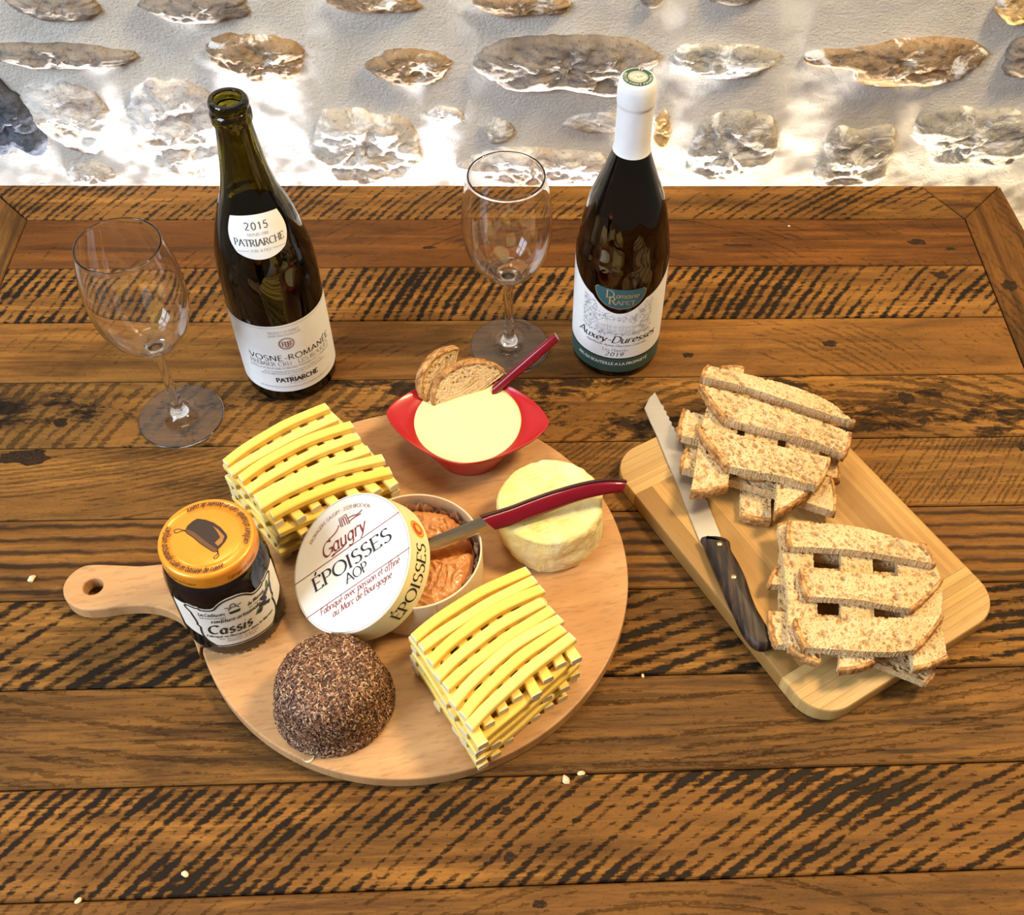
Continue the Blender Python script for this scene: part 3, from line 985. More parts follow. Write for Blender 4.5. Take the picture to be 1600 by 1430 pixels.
bits = [em, on_arc(text2d('RECOLTANT FRANCE', .0020, 'bold', 'c', .25, .0440), .0112, rad(-90), inward=True),
        on_arc(text2d('21', .0020, 'bold', 'c', .3, .0040), .0112, rad(80), inward=True)]
put(j2(*bits), top_fn(.30290), 'seal_print', cream, disc)
r0 = random.Random(3)
sk = [[(-.0042, -.0012), (-.002, .0016), (.0006, -.0004), (-.0012, -.0014), (.0022, -.0008), (.0034, .0018)], [(.001, .002), (.0026, .0004), (.0038, .0008)], arc(0, 0, .0070, .0070, 0, 360, 30),
      arc(0, 0, .0056, .0056, 20, 160, 12), arc(0, 0, .0056, .0056, 200, 340, 12)]
put(lines2d(sk, .0004), top_fn(.30305), 'seal_print', INK_GREY, disc)
# label with scooped top
gr = wrap(azR+rad(1.5), profR, .00025)
gr2 = wrap(azR+rad(1.5), profR, .00050)
V, Fc = [], []
NA, NZ = 90, 14
for i in range(NA+1):
    u = -1+2*i/NA
    x = u*.0705
    ax = abs(x)
    if ax < .0255:
        top = .0877+(.0155)*(ax/.0255)**2.0
    else:
        top = .1032+(.0285)*((ax-.0255)/.045)**1.35
    for j in range(NZ+1):
        V.append(gr(x, .0292+(top-.0292)*j/NZ))
for i in range(NA):
    for j in range(NZ):
        a = i*(NZ+1)+j
        Fc.append((a, a+NZ+1, a+NZ+2, a+1))
labR = obj('front_label', V, Fc, PAPER, botR, 'all')
band_m = plain('label_band_green', (0.035, 0.085, 0.068), 0.5)
band = wrap_poly([(z, -.0705, .0705) for z in (.0098, .014, .019, .024, .0278)], gr, 'label_band', band_m, botR)
put(mv(text2d('MIS EN BOUTEILLE A LA PROPRIÉTÉ', .0032, 'bold', 'c', .12, .0720), -.002, .0200), gr2, 'lettering', plain('ink_white', (.75, .77, .72), .5), band)
bits = [mv(text2d('Auxey-Duresses', .0088, 'script', 'c', .05, .0800), 0, .0500),
        mv(text2d('2019', .0052, 'italic', 'c', .25, .0170), -.001, .0320)]
put(j2(*bits), gr2, 'lettering', INK, labR)
bits = [mv(text2d('Appellation Auxey-Duresses Controlée', .0026, 'script', 'c', .05, .0600), 0, .0450), mv(text2d('" Les Hautés "', .0036, 'light', 'c', .12, .0300), 0, .0386)]
put(j2(*bits), gr2, 'lettering', INK_GREY, labR)
# engraved manor drawing
hx, hz = -.002, .0635
sk = [[(-.0125, 0), (-.0125, .0085)], [(.0125, 0), (.0125, .0085)], [(-.0125, 0), (.0125, 0)], [(-.0140, .0085), (.0140, .0085)], [(-.0140, .0085), (-.0100, .0125), (.0100, .0125), (.0140, .0085)],
      [(-.0055, 0), (-.0055, .0085)], [(.0055, 0), (.0055, .0085)]]
for wx in (-.0105, -.0078, -.0035, 0, .0035, .0078, .0105):
    for wz in (.0012, .0050):
        sk.append([(wx-.0007, wz), (wx-.0007, wz+.0022), (wx+.0007, wz+.0022), (wx+.0007, wz), (wx-.0007, wz)])
sk = [[(x*1.3+hx, z*1.15+hz) for x, z in p] for p in sk]
for i in range(620):
    reg = r0.random()
    if reg < .36:
        cx, cz = r0.uniform(-.0345, -.0190), r0.uniform(.062, .1000)
    elif reg < .70:
        cx, cz = r0.uniform(.0160, .0340), r0.uniform(.062, .1010)
    elif reg < .86:
        cx, cz = r0.uniform(-.034, .0335), r0.uniform(.0600, .0635)
    else:
        cx = r0.uniform(-.020, .018); cz = r0.uniform(.0785, .0865)
    if cz > .0877+.0155*(min(abs(cx), .0300)/.0255)**2-.003: continue
    L = r0.uniform(.0007, .0022); a = r0.uniform(0, pi)
    sk.append([(cx+L*math.cos(a+t)*.6*t, cz+L*math.sin(a+t)*.6*t) for t in (0, .7, 1.4, 2.1)])
put(lines2d(sk, .00032), gr2, 'engraving', plain('ink_light_grey', (.36, .36, .42), .6), labR)
# oval badge
V, Fc = [], []
ov = []
for i in range(25):
    t = i/24
    z = .0936+(.1170-.0936)*t
    w = .0235*math.sqrt(max(0, 1-((1-t)/1.0)**2.3)) if t < .999 else .0215
    if t > .86: w = min(w, .0235*(1-((t-.86)/.14)**2*.10))
    ov.append((z, -max(w, .0004), max(w, .0004)))
badge_m = plain('badge_teal', (0.030, 0.105, 0.125), 0.4)
bd = wrap_poly(ov, wrap(azR+rad(2), profR, .0003), 'badge_label', badge_m, botR)
edge = [(x0, z) for z, x0, _ in ov]+[(x1, z) for z, _, x1 in ov[::-1]]
bits = [mv(text2d('D', .0090, 'serif', 'l'), -.0125, .1062), mv(text2d('R', .0092, 'serif', 'l'), -.0098, .0985), mv(text2d('omaine', .0062, 'italic', 'l', .06, .0210), -.0040, .1070),
        mv(text2d('APET', .0050, 'serif', 'l', .12, .0170), -.0030, .0990), lines2d([edge+[edge[0]]], .0005)]
put(j2(*bits), wrap(azR+rad(2), profR, .00055), 'lettering', INK_GOLD, bd)

# ------------------------------------------------------------------ stemmed wine glasses
clear = glass('clear_glass', (1, 1, 1), 0.0, 1.5)
outer = smooth_prof([(.0092, .0945), (.0160, .0972), (.0235, .1032), (.0304, .1128), (.0350, .1229), (.0386, .1380), (.0398, .1550), (.0391, .1713), (.0367, .1896), (.0330, .2062)], 5)
lip = [(.0331, .2070), (.0325, .2075), (.0317, .2072)]
inn = [(r-.0014, z+.0006) for r, z in outer[::-1] if z > .0985]
inn = inn+[(.010, .0990), (.004, .0980), (.0002, .0978)]
stem = smooth_prof([(.0060, .0150), (.0048, .0230), (.0043, .0350), (.0041, .0500), (.0043, .0700), (.0050, .0840), (.0066, .0905), (.0092, .0945)], 5)
foot_t = smooth_prof([(.0376, .0022), (.030, .0028), (.018, .0048), (.0105, .0085), (.0075, .0118), (.0060, .0150)], 5)
foot = [(.0002, .0022), (.020, .0016), (.034, .0004), (.0366, .0002), (.0380, .0007), (.0382, .0013), (.0376, .0022)]
GLS = [((-.3031, .1073), 'empty stemmed wine glass at the far left, left of the open bottle'), ((-.0020, .1937), 'empty stemmed wine glass between the two bottles')]
first = None
for p, lb in GLS:
    g = thing('wine_glass', lb, 'glass', (p[0], p[1], 0), 'wine glasses on the table')
    if first is None:
        parts = [obj('bowl', *lathe(outer+lip+inn, 96), clear, g, 'all'), obj('stem', *lathe(stem, 48), clear, g, 'all'),
                 obj('foot', *lathe(foot+foot_t[1:], 96), clear, g, 'all')]
        first = parts
    else:
        for c in first:
            d = c.copy(); COL.objects.link(d); d.parent = g

# ------------------------------------------------------------------ jar of blackcurrant jam
JP = (-.2193, -.1085, BT)
jar = thing('jam_jar', 'dark jam jar with a copper printed lid and ornate cream label beside the board handle', 'jar', JP)
jo = smooth_prof([(.0345, 0), (.0368, .0012), (.0380, .005), (.0385, .012), (.0386, .030), (.0386, .060), (.0384, .070), (.0376, .080), (.0358, .0875), (.0338, .0922), (.0328, .095)], 5)
ji = [(.0318, .105), (.0328, .105)]
V, Fc = lathe([(.0002, .001), (.025, .001), (.0345, 0)]+jo[1:]+[(.0328, .1050), (.0312, .1050), (.0310, .094), (.0325, .0915), (.0345, .0865), (.0362, .079), (.0370, .069), (.0371, .03), (.0369, .012), (.034, .006), (.0002, .005)], 80)
obj('jar_glass', V, Fc, clear, jar, True)
V, Fc = lathe([(.0002, .0046), (.0343, .0056), (.0373, .0118), (.0375, .03), (.0375, .069), (.0367, .079), (.0350, .0868), (.0330, .0920), (.0312, .0950), (.0002, .0953)], 64)
obj('jam', V, Fc, plain('blackcurrant_jam', (0.004, 0.003, 0.006), 0.6, spec=0.05), jar, True)
# short moulded dots around the base
bits = []
for k in range(40):
    a = 2*pi*k/40
    bits.append(shift(lathe([(.0002, .0008), (.0009, .0004), (.0011, 0), (.0009, -.0004), (.0002, -.0006)], 6), (.0372*math.cos(a), .0372*math.sin(a), .0022)))
obj('base_dots', *join(*bits), clear, jar, 'all')
lm = NT('lid_copper_lacquer')
LIDM = lm.set(color=lm.mix(lm.noise(lm.map((300, 300, 300)), 1.0, 3), (0.84, 0.31, 0.018), (0.74, 0.25, 0.012)), metal=0.25, rough=0.36, coat=0.3, coatr=0.15)
V, Fc = lathe([(.0318, .0925), (.0338, .0925), (.0344, .0932), (.0346, .0945), (.0346, .1040), (.0345, .1055), (.0338, .1072), (.0326, .1079), (.0314, .1078), (.0306, .1070), (.0298, .1067),
               (.0255, .1069), (.0245, .1076), (.0236, .1079), (.0120, .1079), (.0110, .1078), (.0002, .1078)], 96)
lid = obj('lid', V, Fc, LIDM, jar, True)
brown = plain('print_dark_brown', (0.030, 0.014, 0.008), 0.5)


def flat(z):
    return lambda x, y: (x, y, z)


t = text2d('confiture artisanale cuite en bassine de cuivre', .0048, 'scriptb', 'c', .04, .0745)
put(on_arc(t, .0304, rad(232)), flat(.10815), 'lettering', brown, lid)
put(on_arc(t, .0304, rad(57)), flat(.10815), 'lettering', brown, lid)
pot = [(-.0151, .0097), (-.0120, .0137), (-.0090, .0159), (-.003, .0148), (.0032, .0121), (.0090, .0077), (.0142, .0015), (.0150, -.0012), (.0140, -.0046), (.0117, -.0087), (.0098, -.0115)]
rim = [(-.0156, .0026), (-.0100, .0000), (-.0027, -.0062), (.0030, -.0105), (.0062, -.0128), (.0098, -.0129)]
put(poly2((pot+[(.0088, -.0098), (.0040, -.0064), (-.0015, -.0018), (-.0070, .0030), (-.0115, .0060), (-.0156, .0070)])[::-1]), flat(.10812), 'pan_print', brown, lid)
rimel = [(-.0156, .0066), (-.0115, .0056), (-.0070, .0026), (-.0015, -.0022), (.0040, -.0068), (.0088, -.0102), (.0098, -.0126), (.0066, -.0128), (.0026, -.0100), (-.0030, -.0060), (-.0095, -.0002), (-.0145, .0035)]
put(poly2(rimel), flat(.10814), 'pan_print', plain('print_mid_brown', (.13, .05, .015), .5), lid)
put(poly2([(.0032, .0092), (.0072, .0062), (.0128, .0000), (.0120, -.0050), (.0095, -.0083), (.0068, -.0055), (.0100, -.0010), (.0070, .0040)][::-1]), flat(.10816), 'pan_print', plain('print_copper', (.36, .14, .02), .5), lid)
put(lines2d([[(x, y) for x, y in catmull([(-.0156, .0050), (-.0200, .0068), (-.0235, .0062), (-.0225, .0035), (-.0190, .0048), (-.0156, .0060)], 4)],
             [(x, y) for x, y in catmull([(.0095, -.0126), (.0112, -.0160), (.0095, -.0190), (.0080, -.0178), (.0102, -.0150), (.0100, -.0120)], 4)],
             [(x, y) for x, y in catmull(rimel, 3, True)]], .0006), flat(.10818), 'pan_print', brown, lid)
fs = wrap(rad(-64), .0346, .0003)
SIDEP = plain('print_side_brown', (.16, .05, .01), .5)
for sx in (-.033, .016):
    put(mv(text2d('Fabriqué en France', .0040, 'script', 'c', .05, .026), sx, .0970), fs, 'lettering', SIDEP, lid)
# ornate label
profJ = [(.0386, 0), (.0386, .060), (.0384, .070), (.0376, .080), (.0358, .0875)]
half = [(0, .0790), (.0040, .0788), (.0080, .0772), (.0115, .0742), (.0140, .0712), (.0165, .0698), (.0205, .0695), (.0245, .0702), (.0258, .0720), (.0280, .0716), (.0320, .0728), (.0350, .0724),
        (.0362, .0705), (.0352, .0675), (.0330, .0640), (.0326, .0600), (.0318, .0560), (.0312, .0500), (.0318, .0465), (.0300, .0440), (.0306, .0400), (.0310, .0335), (.0302, .0285), (.0284, .0242), (.0255, .0208), (.0228, .0180), (.0150, .0186), (.007, .0192), (0, .0194)]
ring = [(-x, y) for x, y in half[::-1]]+half[1:-1]
labp = plain('jar_label_cream', (0.82, 0.75, 0.62), 0.55)
pf = wrap(rad(-64), profJ, .0003)
pf2 = wrap(rad(-64), profJ, .0006)


def bound(x, top):
    """outline height of the paper at x: ornate in the middle, side flaps beyond"""
    ax = abs(x)
    pts = half[:12] if top else [half[i] for i in range(len(half)-1, 21, -1)]
    for (a, ya), (b, yb) in zip(pts, pts[1:]):
        if a <= ax <= b and b > a: return ya+(yb-ya)*(ax-a)/(b-a)
    return None


V, Fc = [], []
NX, NY = 80, 10
for i in range(NX+1):
    x = -.047+.094*i/NX
    tp = bound(x, True); bt_ = bound(x, False)
    tp = (tp if tp else .0715-.10*max(0, abs(x)-.036))+.0018
    bt_ = (bt_ if bt_ else .031+(abs(x)-.031)*.35)-.0018
    for j in range(NY+1):
        V.append(pf(x, bt_+(tp-bt_)*j/NY))
for i in range(NX):
    for j in range(NY):
        a = i*(NY+1)+j
        Fc.append((a, a+NY+1, a+NY+2, a+1))
jl = obj('label', V, Fc, labp, jar, 'all')
bits = [lines2d([catmull(ring+[ring[0]], 2)], .0015)]
bits += [mv(text2d('Cassis', .0120, 'scriptb', 'c', .10, .0330), -.0090, .0365),
         mv(text2d('confiture artisanale', .0046, 'scriptb', 'c', .10, .0380), -.001, .0525),
         mv(text2d('Les Confituriers', .0042, 'scriptb', 'c', .10, .0190), -.0180, .0615), mv(text2d('du Morvan', .0042, 'scriptb', 'c', .12, .0150), .0165, .0615),
         mv(text2d('fabrication artisanale', .0022, 'script', 'c', .10, .0190), -.0180, .0580), mv(text2d('au chaudron', .0022, 'script', 'c', .12, .0150), .0165, .0580),
         mv(text2d('Fabriqué en Bourgogne dans le Morvan', .0030, 'scriptb', 'c', .10, .0540), -.001, .0310),
         mv(text2d('370 g - Sucre, cassis, jus de citron', .0019, 'script', 'c', .10, .0300), -.005, .0276), mv(text2d('à conserver au frais', .0019, 'script', 'c', .10, .0240), -.004, .0247)]
# little cooking pot emblem in the bump
bits += [mv(poly2([(-.0034, 0), (.0034, 0), (.0046, .0030), (-.0046, .0030)]), -.001, .0610), mv(lines2d([arc(0, 0, .0038, .0030, 0, 180, 10), arc(0, .0035, .0020, .0034, -20, 200, 10), [(-.0030, .0030), (-.0060, .0045)], [(.003, .003), (.0062, .0040)]], .0008), -.001, .0660)]
put(j2(*bits), pf2, 'lettering', INK, jl)
rr = random.Random(8)
bits = []
for k in range(17):
    cx, cy = .0235+.0048*rr.uniform(-1, 1)+.10*(k/17-.5)*.09, .0530+.0085*(k/17-.5)*2+rr.uniform(-.002, .002)
    bits.append(poly2([(cx+.0021*math.cos(2*pi*i/10), cy+.0021*math.sin(2*pi*i/10)) for i in range(10)]))
put(j2(*bits), wrap(rad(-64), profJ, .0007), 'blackcurrant_print', plain('print_currant', (.022, .020, .045), .4), jl)
put(j2(poly2([(.0120, .0450), (.0150, .0500), (.0195, .0505), (.0190, .0460), (.0160, .0435)]), poly2([(.0285, .0600), (.0310, .0655), (.0300, .0690), (.0270, .0640)])), wrap(rad(-64), profJ, .0007), 'leaf_print', plain('print_leaf', (.06, .17, .03), .5), jl)

# ------------------------------------------------------------------ red bowl of melted cheese
BP = (-.0380, .0545, BT)
red_bowl = thing('red_bowl', 'red ceramic bowl with two pointed lips, full of melted cheese', 'bowl', BP)
redm = NT('red_glaze')
REDM = redm.set(color=redm.mix(redm.noise(redm.map((9, 9, 30)), 1.0, 3), (0.42, 0.008, 0.012), (0.33, 0.005, 0.009)), rough=0.32, spec=0.4, coat=0.15)
NA = 96
rot = rad(-6)


def rimr(a):
    # lens shaped rim: half length .0700, half width .0500
    c, s = abs(math.cos(a)), abs(math.sin(a))
    return 1.0/((c/.0705)**1.52+(s/.0502)**1.52)**(1/1.52)


lev = [('i', .0002, .0075), ('i', .022, .0080), ('i', .031, .012), ('i', .0385, .022), ('i', .0435, .033), ('i', .0462, .0395), ('f', .45, .0405), ('f', .93, .0425), ('f', .985, .0432), ('f', 1.0, .0424), ('f', .99, .0412), ('f', .72, .0392),
       ('o', .0475, .0375), ('o', .0452, .032), ('o', .0405, .021), ('o', .0345, .009), ('o', .0318, .003), ('o', .0308, .0006), ('o', .0300, 0), ('o', .026, .0004), ('o', .0002, .0006)]
V, Fc = [], []
for k in range(NA):
    a = 2*pi*k/NA
    for tkind, r, z in lev:
        if tkind == 'f':
            rr_ = .0468+(rimr(a)-.0468)*r
            zz = z+.0012*abs(math.cos(a))**4*r
        else:
            rr_, zz = r, z
        V.append((rr_*math.cos(a+rot), rr_*math.sin(a+rot), zz))
n = len(lev)
for k in range(NA):
    b0, b1 = k*n, ((k+1) % NA)*n
    for i in range(n-1):
        Fc.append((b0+i+1, b1+i+1, b1+i, b0+i))
bowl_o = obj('bowl_body', V, Fc, REDM, red_bowl, 'all')
cm = NT('melted_cheese')
CREAM = cm.set(color=cm.mix(cm.noise(cm.map((30, 30, 30)), 1.0, 3), (0.82, 0.71, 0.36), (0.79, 0.67, 0.31)), rough=0.22, sss=0.12, ssr=(0.02, 0.012, 0.005), sscale=0.2, spec=0.4)
V, Fc = [(0, 0, .0385)], []
NRr = 16
for i in range(1, NRr+1):
    for k in range(72):
        a = 2*pi*k/72
        r = .0462*i/NRr
        z = .0383+.0004*fbm(r*math.cos(a)*40, r*math.sin(a)*40, 2)+(.0012 if i == NRr else 0)
        # a soft ridge of cheese pushed up by the bread
        dx, dy = r*math.cos(a)+.004, r*math.sin(a)-.024
        z += .0022*math.exp(-((dx*.85+dy*.0)**2)/.0006-(dy-dx*.5)**2/.00004)
        V.append((r*math.cos(a), r*math.sin(a), z))
for k in range(72):
    Fc.append((0, 1+k, 1+(k+1) % 72))
    for i in range(NRr-1):
        a0, b0 = 1+i*72+k, 1+i*72+(k+1) % 72
        Fc.append((a0, a0+72, b0+72, b0))
# a body underneath so that the cheese fills the bowl
base = len(V)
for r, z in ((.0425, .033), (.0375, .022), (.0300, .0128), (.0210, .0088)):
    V += [(r*math.cos(2*pi*k/72), r*math.sin(2*pi*k/72), z) for k in range(72)]
pr_ = 1+(NRr-1)*72
for row in range(4):
    cur = base+row*72
    for k in range(72):
        Fc.append((pr_+k, cur+k, cur+(k+1) % 72, pr_+(k+1) % 72))
    pr_ = cur
Fc.append([pr_+k for k in range(72)][::-1])
ch = obj('melted_cheese', V, Fc, CREAM, None, 'all', BP)
tag(ch, 'pale yellow melted cheese filling the red bowl', 'sauce')

# ------------------------------------------------------------------ birch cheese box, its cheese, paper and lid
XP = (-.0783, -.0788, BT)
boxw = pale_wood('bentwood', (0.80, 0.66, 0.44), (0.70, 0.54, 0.33), 40, 6, 0.0, 0.12, 0.5)
cbox = thing('cheese_box', 'round thin wooden cheese box standing open between the two cheese stick stacks', 'box', XP)
V, Fc = lathe([(.0524, .0015), (.0524, .0410), (.0526, .0419), (.0532, .0421), (.0538, .0418), (.0539, .0405), (.0539, .0005), (.0535, 0)][::-1], 110)
obj('box_side', V, Fc, boxw, cbox, 'all')
V, Fc = lathe([(.0002, 0), (.0523, 0), (.0523, .0016), (.0002, .0016)], 80)
obj('box_bottom', V, Fc, boxw, cbox)
V, Fc = [], []
for i in range(20):   # overlap seam of the veneer
    a = rad(-72)+.0085*i/19*6
    for z in (.0008, .0414):
        V.append((.0541*math.cos(a), .0541*math.sin(a), z))
Fc = [(2*i, 2*i+2, 2*i+3, 2*i+1) for i in range(19)]
obj('veneer_overlap', V, Fc, boxw, cbox, 'all')
em_ = NT('orange_rind')
w1 = em_.noise(em_.map((95, 95, 95)), 1.0, 5, 0.6, 1.5)
w2 = em_.noise(em_.map((30, 30, 30)), 1.0, 4, 0.6)
RIND = em_.set(color=em_.mix(em_.ramp(w2, [(0.35, 0.0), (0.7, 1.0)]), em_.mix(w1, (0.58, 0.205, 0.038), (0.32, 0.090, 0.014)), (0.66, 0.31, 0.10)), rough=0.30, spec=0.5, coat=0.2,
                sss=0.12, ssr=(0.012, 0.005, 0.002), sscale=0.2, normal=em_.bump(w1, 0.5, 0.0015))
V, Fc = [], []
NR, NA = 80, 230
RC = .0470
sl0 = Vector((-.0253+.0783, -.0680+.0788)); sl1 = Vector((-.0662+.0783, -.0790+.0788))
sd = (sl1-sl0).normalized(); sn = Vector((-sd.y, sd.x))
for i in range(NR+1):
    rho = i/NR
    for k in range(NA):
        a = 2*pi*k/NA
        r = RC*min(1.0, rho/.86)
        if rho > .86: r = RC
        x, y = r*math.cos(a), r*math.sin(a)
        edge = min(1.0, max(0, (r-RC*.80)/(RC*.2)))
        z = .0310-.0060*edge**2.2
        if rho > .86: z = .0250*(1-(rho-.86)/.14)+.0017
        if rho <= .86:
            q = Vector((x*125, y*125, 0)); wv = noise.noise_vector(Vector((x*35, y*35, 3)))
            rg = 1-abs(noise.noise(q+wv*1.4))*2.2
            rg2 = 1-abs(noise.noise(Vector((x*190, y*190, 7))+wv*1.2))*2.0
            rg3 = 1-abs(noise.noise(Vector((x*280, y*280, 11))+wv*2.0))*2.0
            z += .0015*rg+.0011*rg2+.0006*rg3+.002*fbm(x*18, y*18, 4)
            dd = (Vector((x, y))-sl0).dot(sn)
            z -= .0115*math.exp(-(dd/.0032)**2)
        rr_ = r*(1+.03*fbm(math.cos(a)*2, math.sin(a)*2, 1))
        V.append((rr_*math.cos(a), rr_*math.sin(a), max(z, .0017)))
for i in range(NR):
    for k in range(NA):
        a0, b0 = i*NA+k, i*NA+(k+1) % NA
        Fc.append((a0, a0+NA, b0+NA, b0))
sc_ = obj('soft_cheese', V, Fc, RIND, None, 'all', XP)
tag(sc_, 'soft washed rind cheese with a wrinkled orange skin, cut open in its wooden box', 'cheese')
V, Fc = [], []
for i in range(241):
    a = rad(-100)+rad(210)*i/240
    for j in range(7):
        t = j/6
        r = .0492+.0009*math.sin(a*38)*(0.3+t)+.0010*math.sin(a*61+t*3)*t
        V.append((r*math.cos(a), r*math.sin(a), .004+t*(.0285+.0030*math.sin(a*9)+.0016*math.sin(a*23))))
for i in range(240):
    for j in range(6):
        a0 = i*7+j
        Fc.append((a0, a0+7, a0+8, a0+1))
pp = obj('paper_liner', V, Fc, plain('waxed_paper', (0.72, 0.52, 0.40), 0.35), None, 'all', XP)
tag(pp, 'crinkled waxed paper around the orange cheese inside the box', 'paper')

LC = Vector((-.1244, -.0968, .0663)); la, lt = rad(207), rad(34.2)
LN = Vector((math.cos(la)*math.sin(lt), math.sin(la)*math.sin(lt), math.cos(lt)))
LX = Vector((.7941, .2448, .5564)); LX = (LX-LN*LX.dot(LN)).normalized(); LY = LN.cross(LX)
LR, LD = .0556, .0255
lidt = thing('printed_box_cover', 'round printed box cover reading ÉPOISSES with yellow side band, leaning on the open box', 'lid', tuple(LC))
MX = Matrix((LX, LY, LN)).transposed()


def tilt(vf):
    return [tuple(MX @ Vector(v)) for v in vf[0]], vf[1]


lidw = pale_wood('lid_veneer', (0.80, 0.68, 0.50), (0.70, 0.56, 0.37), 8, 60, 0.0, 0.1, 0.5)
V, Fc = tilt(lathe([(.0002, 0), (LR-.0006, 0), (LR, -.0006), (LR, -LD), (LR-.0016, -LD), (LR-.0016, -.0018), (.0002, -.0018)][::-1], 110))
obj('lid_shell', V, Fc, lidw, lidt, 30)
fm = NT('lid_print_paper')
fz = fm.noise(fm.map((24, 24, 24)), 1.0, 3, 0.5, 1.0)
FACE = fm.set(color=fm.mix(fm.ramp(fz, [(0.46, 0.0), (0.66, 0.55)]), (0.78, 0.755, 0.735), (0.76, 0.66, 0.52)), rough=0.5)
V, Fc = tilt(([(.0549*math.cos(2*pi*i/110), .0549*math.sin(2*pi*i/110), .0002) for i in range(110)], [tuple(range(110))]))
face = obj('face_label', V, Fc, FACE, lidt)
YEL = plain('side_band_yellow', (0.86, 0.76, 0.42), 0.5)
V, Fc = [], []
for i in range(141):
    a = rad(222)+rad(176)*i/140
    for h in (-.0008, -LD+.0004):
        V.append((( LR+.0002)*math.cos(a), (LR+.0002)*math.sin(a), h))
Fc = [(2*i+1, 2*i+3, 2*i+2, 2*i) for i in range(140)]
sband = obj('side_label', *tilt((V, Fc)), YEL, lidt, 'all')


def lidf(eps):
    return lambda x, y: tuple(MX @ Vector((x, y, eps)))


def lids(eps):
    def fn(x, y):   # x = angle * radius, y = height along the normal
        a = x/LR
        return tuple(MX @ Vector(((LR+eps)*math.cos(a), (LR+eps)*math.sin(a), y)))
    return fn


bits = [mv(text2d('ÉPOISSES', .0112, 'serif', 'c', .06, .0780), .0015, -.0040), mv(text2d('AOP', .0078, 'serif', 'c', .05, .0215), .0020, -.0142)]
put(j2(*bits), lidf(.0005), 'lettering', INK, face)
bits = [lines2d([[(-.0534, .0123), (.0539, .0123)], [(-.0529, -.0192), (.0515, -.0192)]], .0006),
        mv(text2d('Fabriqué avec passion et affiné', .0054, 'script', 'c', .05, .0790), .0004, -.0249), mv(text2d('au Marc de Bourgogne', .0054, 'script', 'c', .05, .0590), 0, -.0318),
        on_arc(text2d('FROMAGERIE GAUGRY - 21220 BROCHON', .0029, 'sans', 'c', .10, .0640), .0440, rad(87), inward=False),
        mv(text2d('Gaugry', .0118, 'script', 'c', .06, .0440), .0002, .0165),
        lines2d([catmull([(-.0120, .0150), (-.004, .0152), (.0015, .0165)], 5), catmull([(-.0120, .0150), (-.014, .0142), (-.0105, .0144)], 5)], .0010),
        lines2d([catmull([(-.0120, .0290), (-.0060, .0300), (-.0020, .0318), (.0008, .0345)], 5), [(.0022, .0318), (.0026, .0392), (.0098, .0392), (.0104, .0300)], [(.0038, .0312), (.0042, .0378), (.0082, .0376), (.0086, .0305)], [(.0060, .0375), (.0063, .0310)],
                 catmull([(.0104, .0350), (.0150, .0345), (.0190, .0330), (.0245, .0338)], 5), catmull([(.0110, .0318), (.0160, .0322), (.0225, .0316)], 5), [(-.0020, .0392), (.0010, .0400)]][:6], .0009)]
put(j2(*bits), lidf(.0005), 'lettering', INK_RED, face)
put(lines2d([arc(0, 0, .0540, .0540, 0, 360, 100)], .0003), lidf(.0004), 'print_edge', INK_GREY, face)
put(mv(text2d('ÉPOISSES', .0112, 'serif', 'l', .06, .0620), rad(282.5)*LR, -.0190), lids(.0005), 'lettering', INK, sband)
ax_, ay_ = rad(359.5)*LR, -.0138
ell = lambda k: [(ax_+k*math.cos(2*pi*i/36), ay_+k*math.sin(2*pi*i/36)) for i in range(36)]
put(poly2(ell(.0082)), lids(.0004), 'quality_seal', plain('seal_yellow', (.85, .55, .06), .5), sband)
put(poly2(ell(.0054)), lids(.0006), 'quality_seal', plain('seal_red', (.65, .06, .02), .5), sband)
star = [(ax_+(.0040 if i % 2 else .0026)*math.cos(2*pi*i/24), ay_+(.0040 if i % 2 else .0026)*math.sin(2*pi*i/24)) for i in range(24)]
put(poly2(star), lids(.0008), 'quality_seal', plain('seal_orange', (.82, .42, .08), .5), sband)
put(lines2d([ell(.0068)+[ell(.0068)[0]]], .0005), lids(.0007), 'quality_seal', plain('seal_ring_red', (.62, .10, .02), .5), sband)

# ------------------------------------------------------------------ cheese wheel and coated dome
wm = NT('wheel_rind')
a1 = wm.noise(wm.map((60, 60, 60)), 1.0, 6, 0.7, 0.8)
a2 = wm.noise(wm.map((18, 18, 18)), 1.0, 4, 0.6)
WR = wm.set(color=wm.mix(wm.ramp(a2, [(0.38, 0.0), (0.66, 1.0)]), wm.mix(wm.ramp(a1, [(0.35, 0.0), (0.65, 1.0)]), (0.84, 0.68, 0.24), (0.72, 0.50, 0.13)), (0.84, 0.74, 0.44)), rough=0.6, spec=0.25, sss=0.15, ssr=(.012, .008, .003), sscale=.2,
            normal=wm.bump(a1, 0.9, 0.0025))
V, Fc = [], []
prof = smooth_prof([(.0002, .0438)]+[(.0002+.0378*i/11, .0440) for i in range(1, 11)]+[(.0390, .0436), (.0418, .0425), (.0432, .0398), (.0438, .033), (.0440, .022), (.0438, .010), (.0430, .0035), (.0415, .0008), (.038, 0), (.0002, 0)], 7)[::-1]
lat = Vector((.93, .37)).normalized()
NA = 200
for k in range(NA):
    a = 2*pi*k/NA
    for r, z in prof:
        x, y = r*math.cos(a), r*math.sin(a)
        d = .0016*fbm(x*60, y*60, z*60, 4)+.0014*fbm(x*14, y*14, z*14, 2)
        if z > .0434:
            c = -x*lat.y+y*lat.x
            z2 = z+d*.7+.0011*math.sin(c*2*pi/.0036)*max(0, min(1, .6+2.5*fbm(x*25, y*25, 9)))*(1 if r < .034 else 0)
            V.append((x, y, z2))
        else:
            s = (r+d*1.2)/max(r, 1e-6)
            V.append((x*s, y*s, max(0, z)))
n = len(prof)
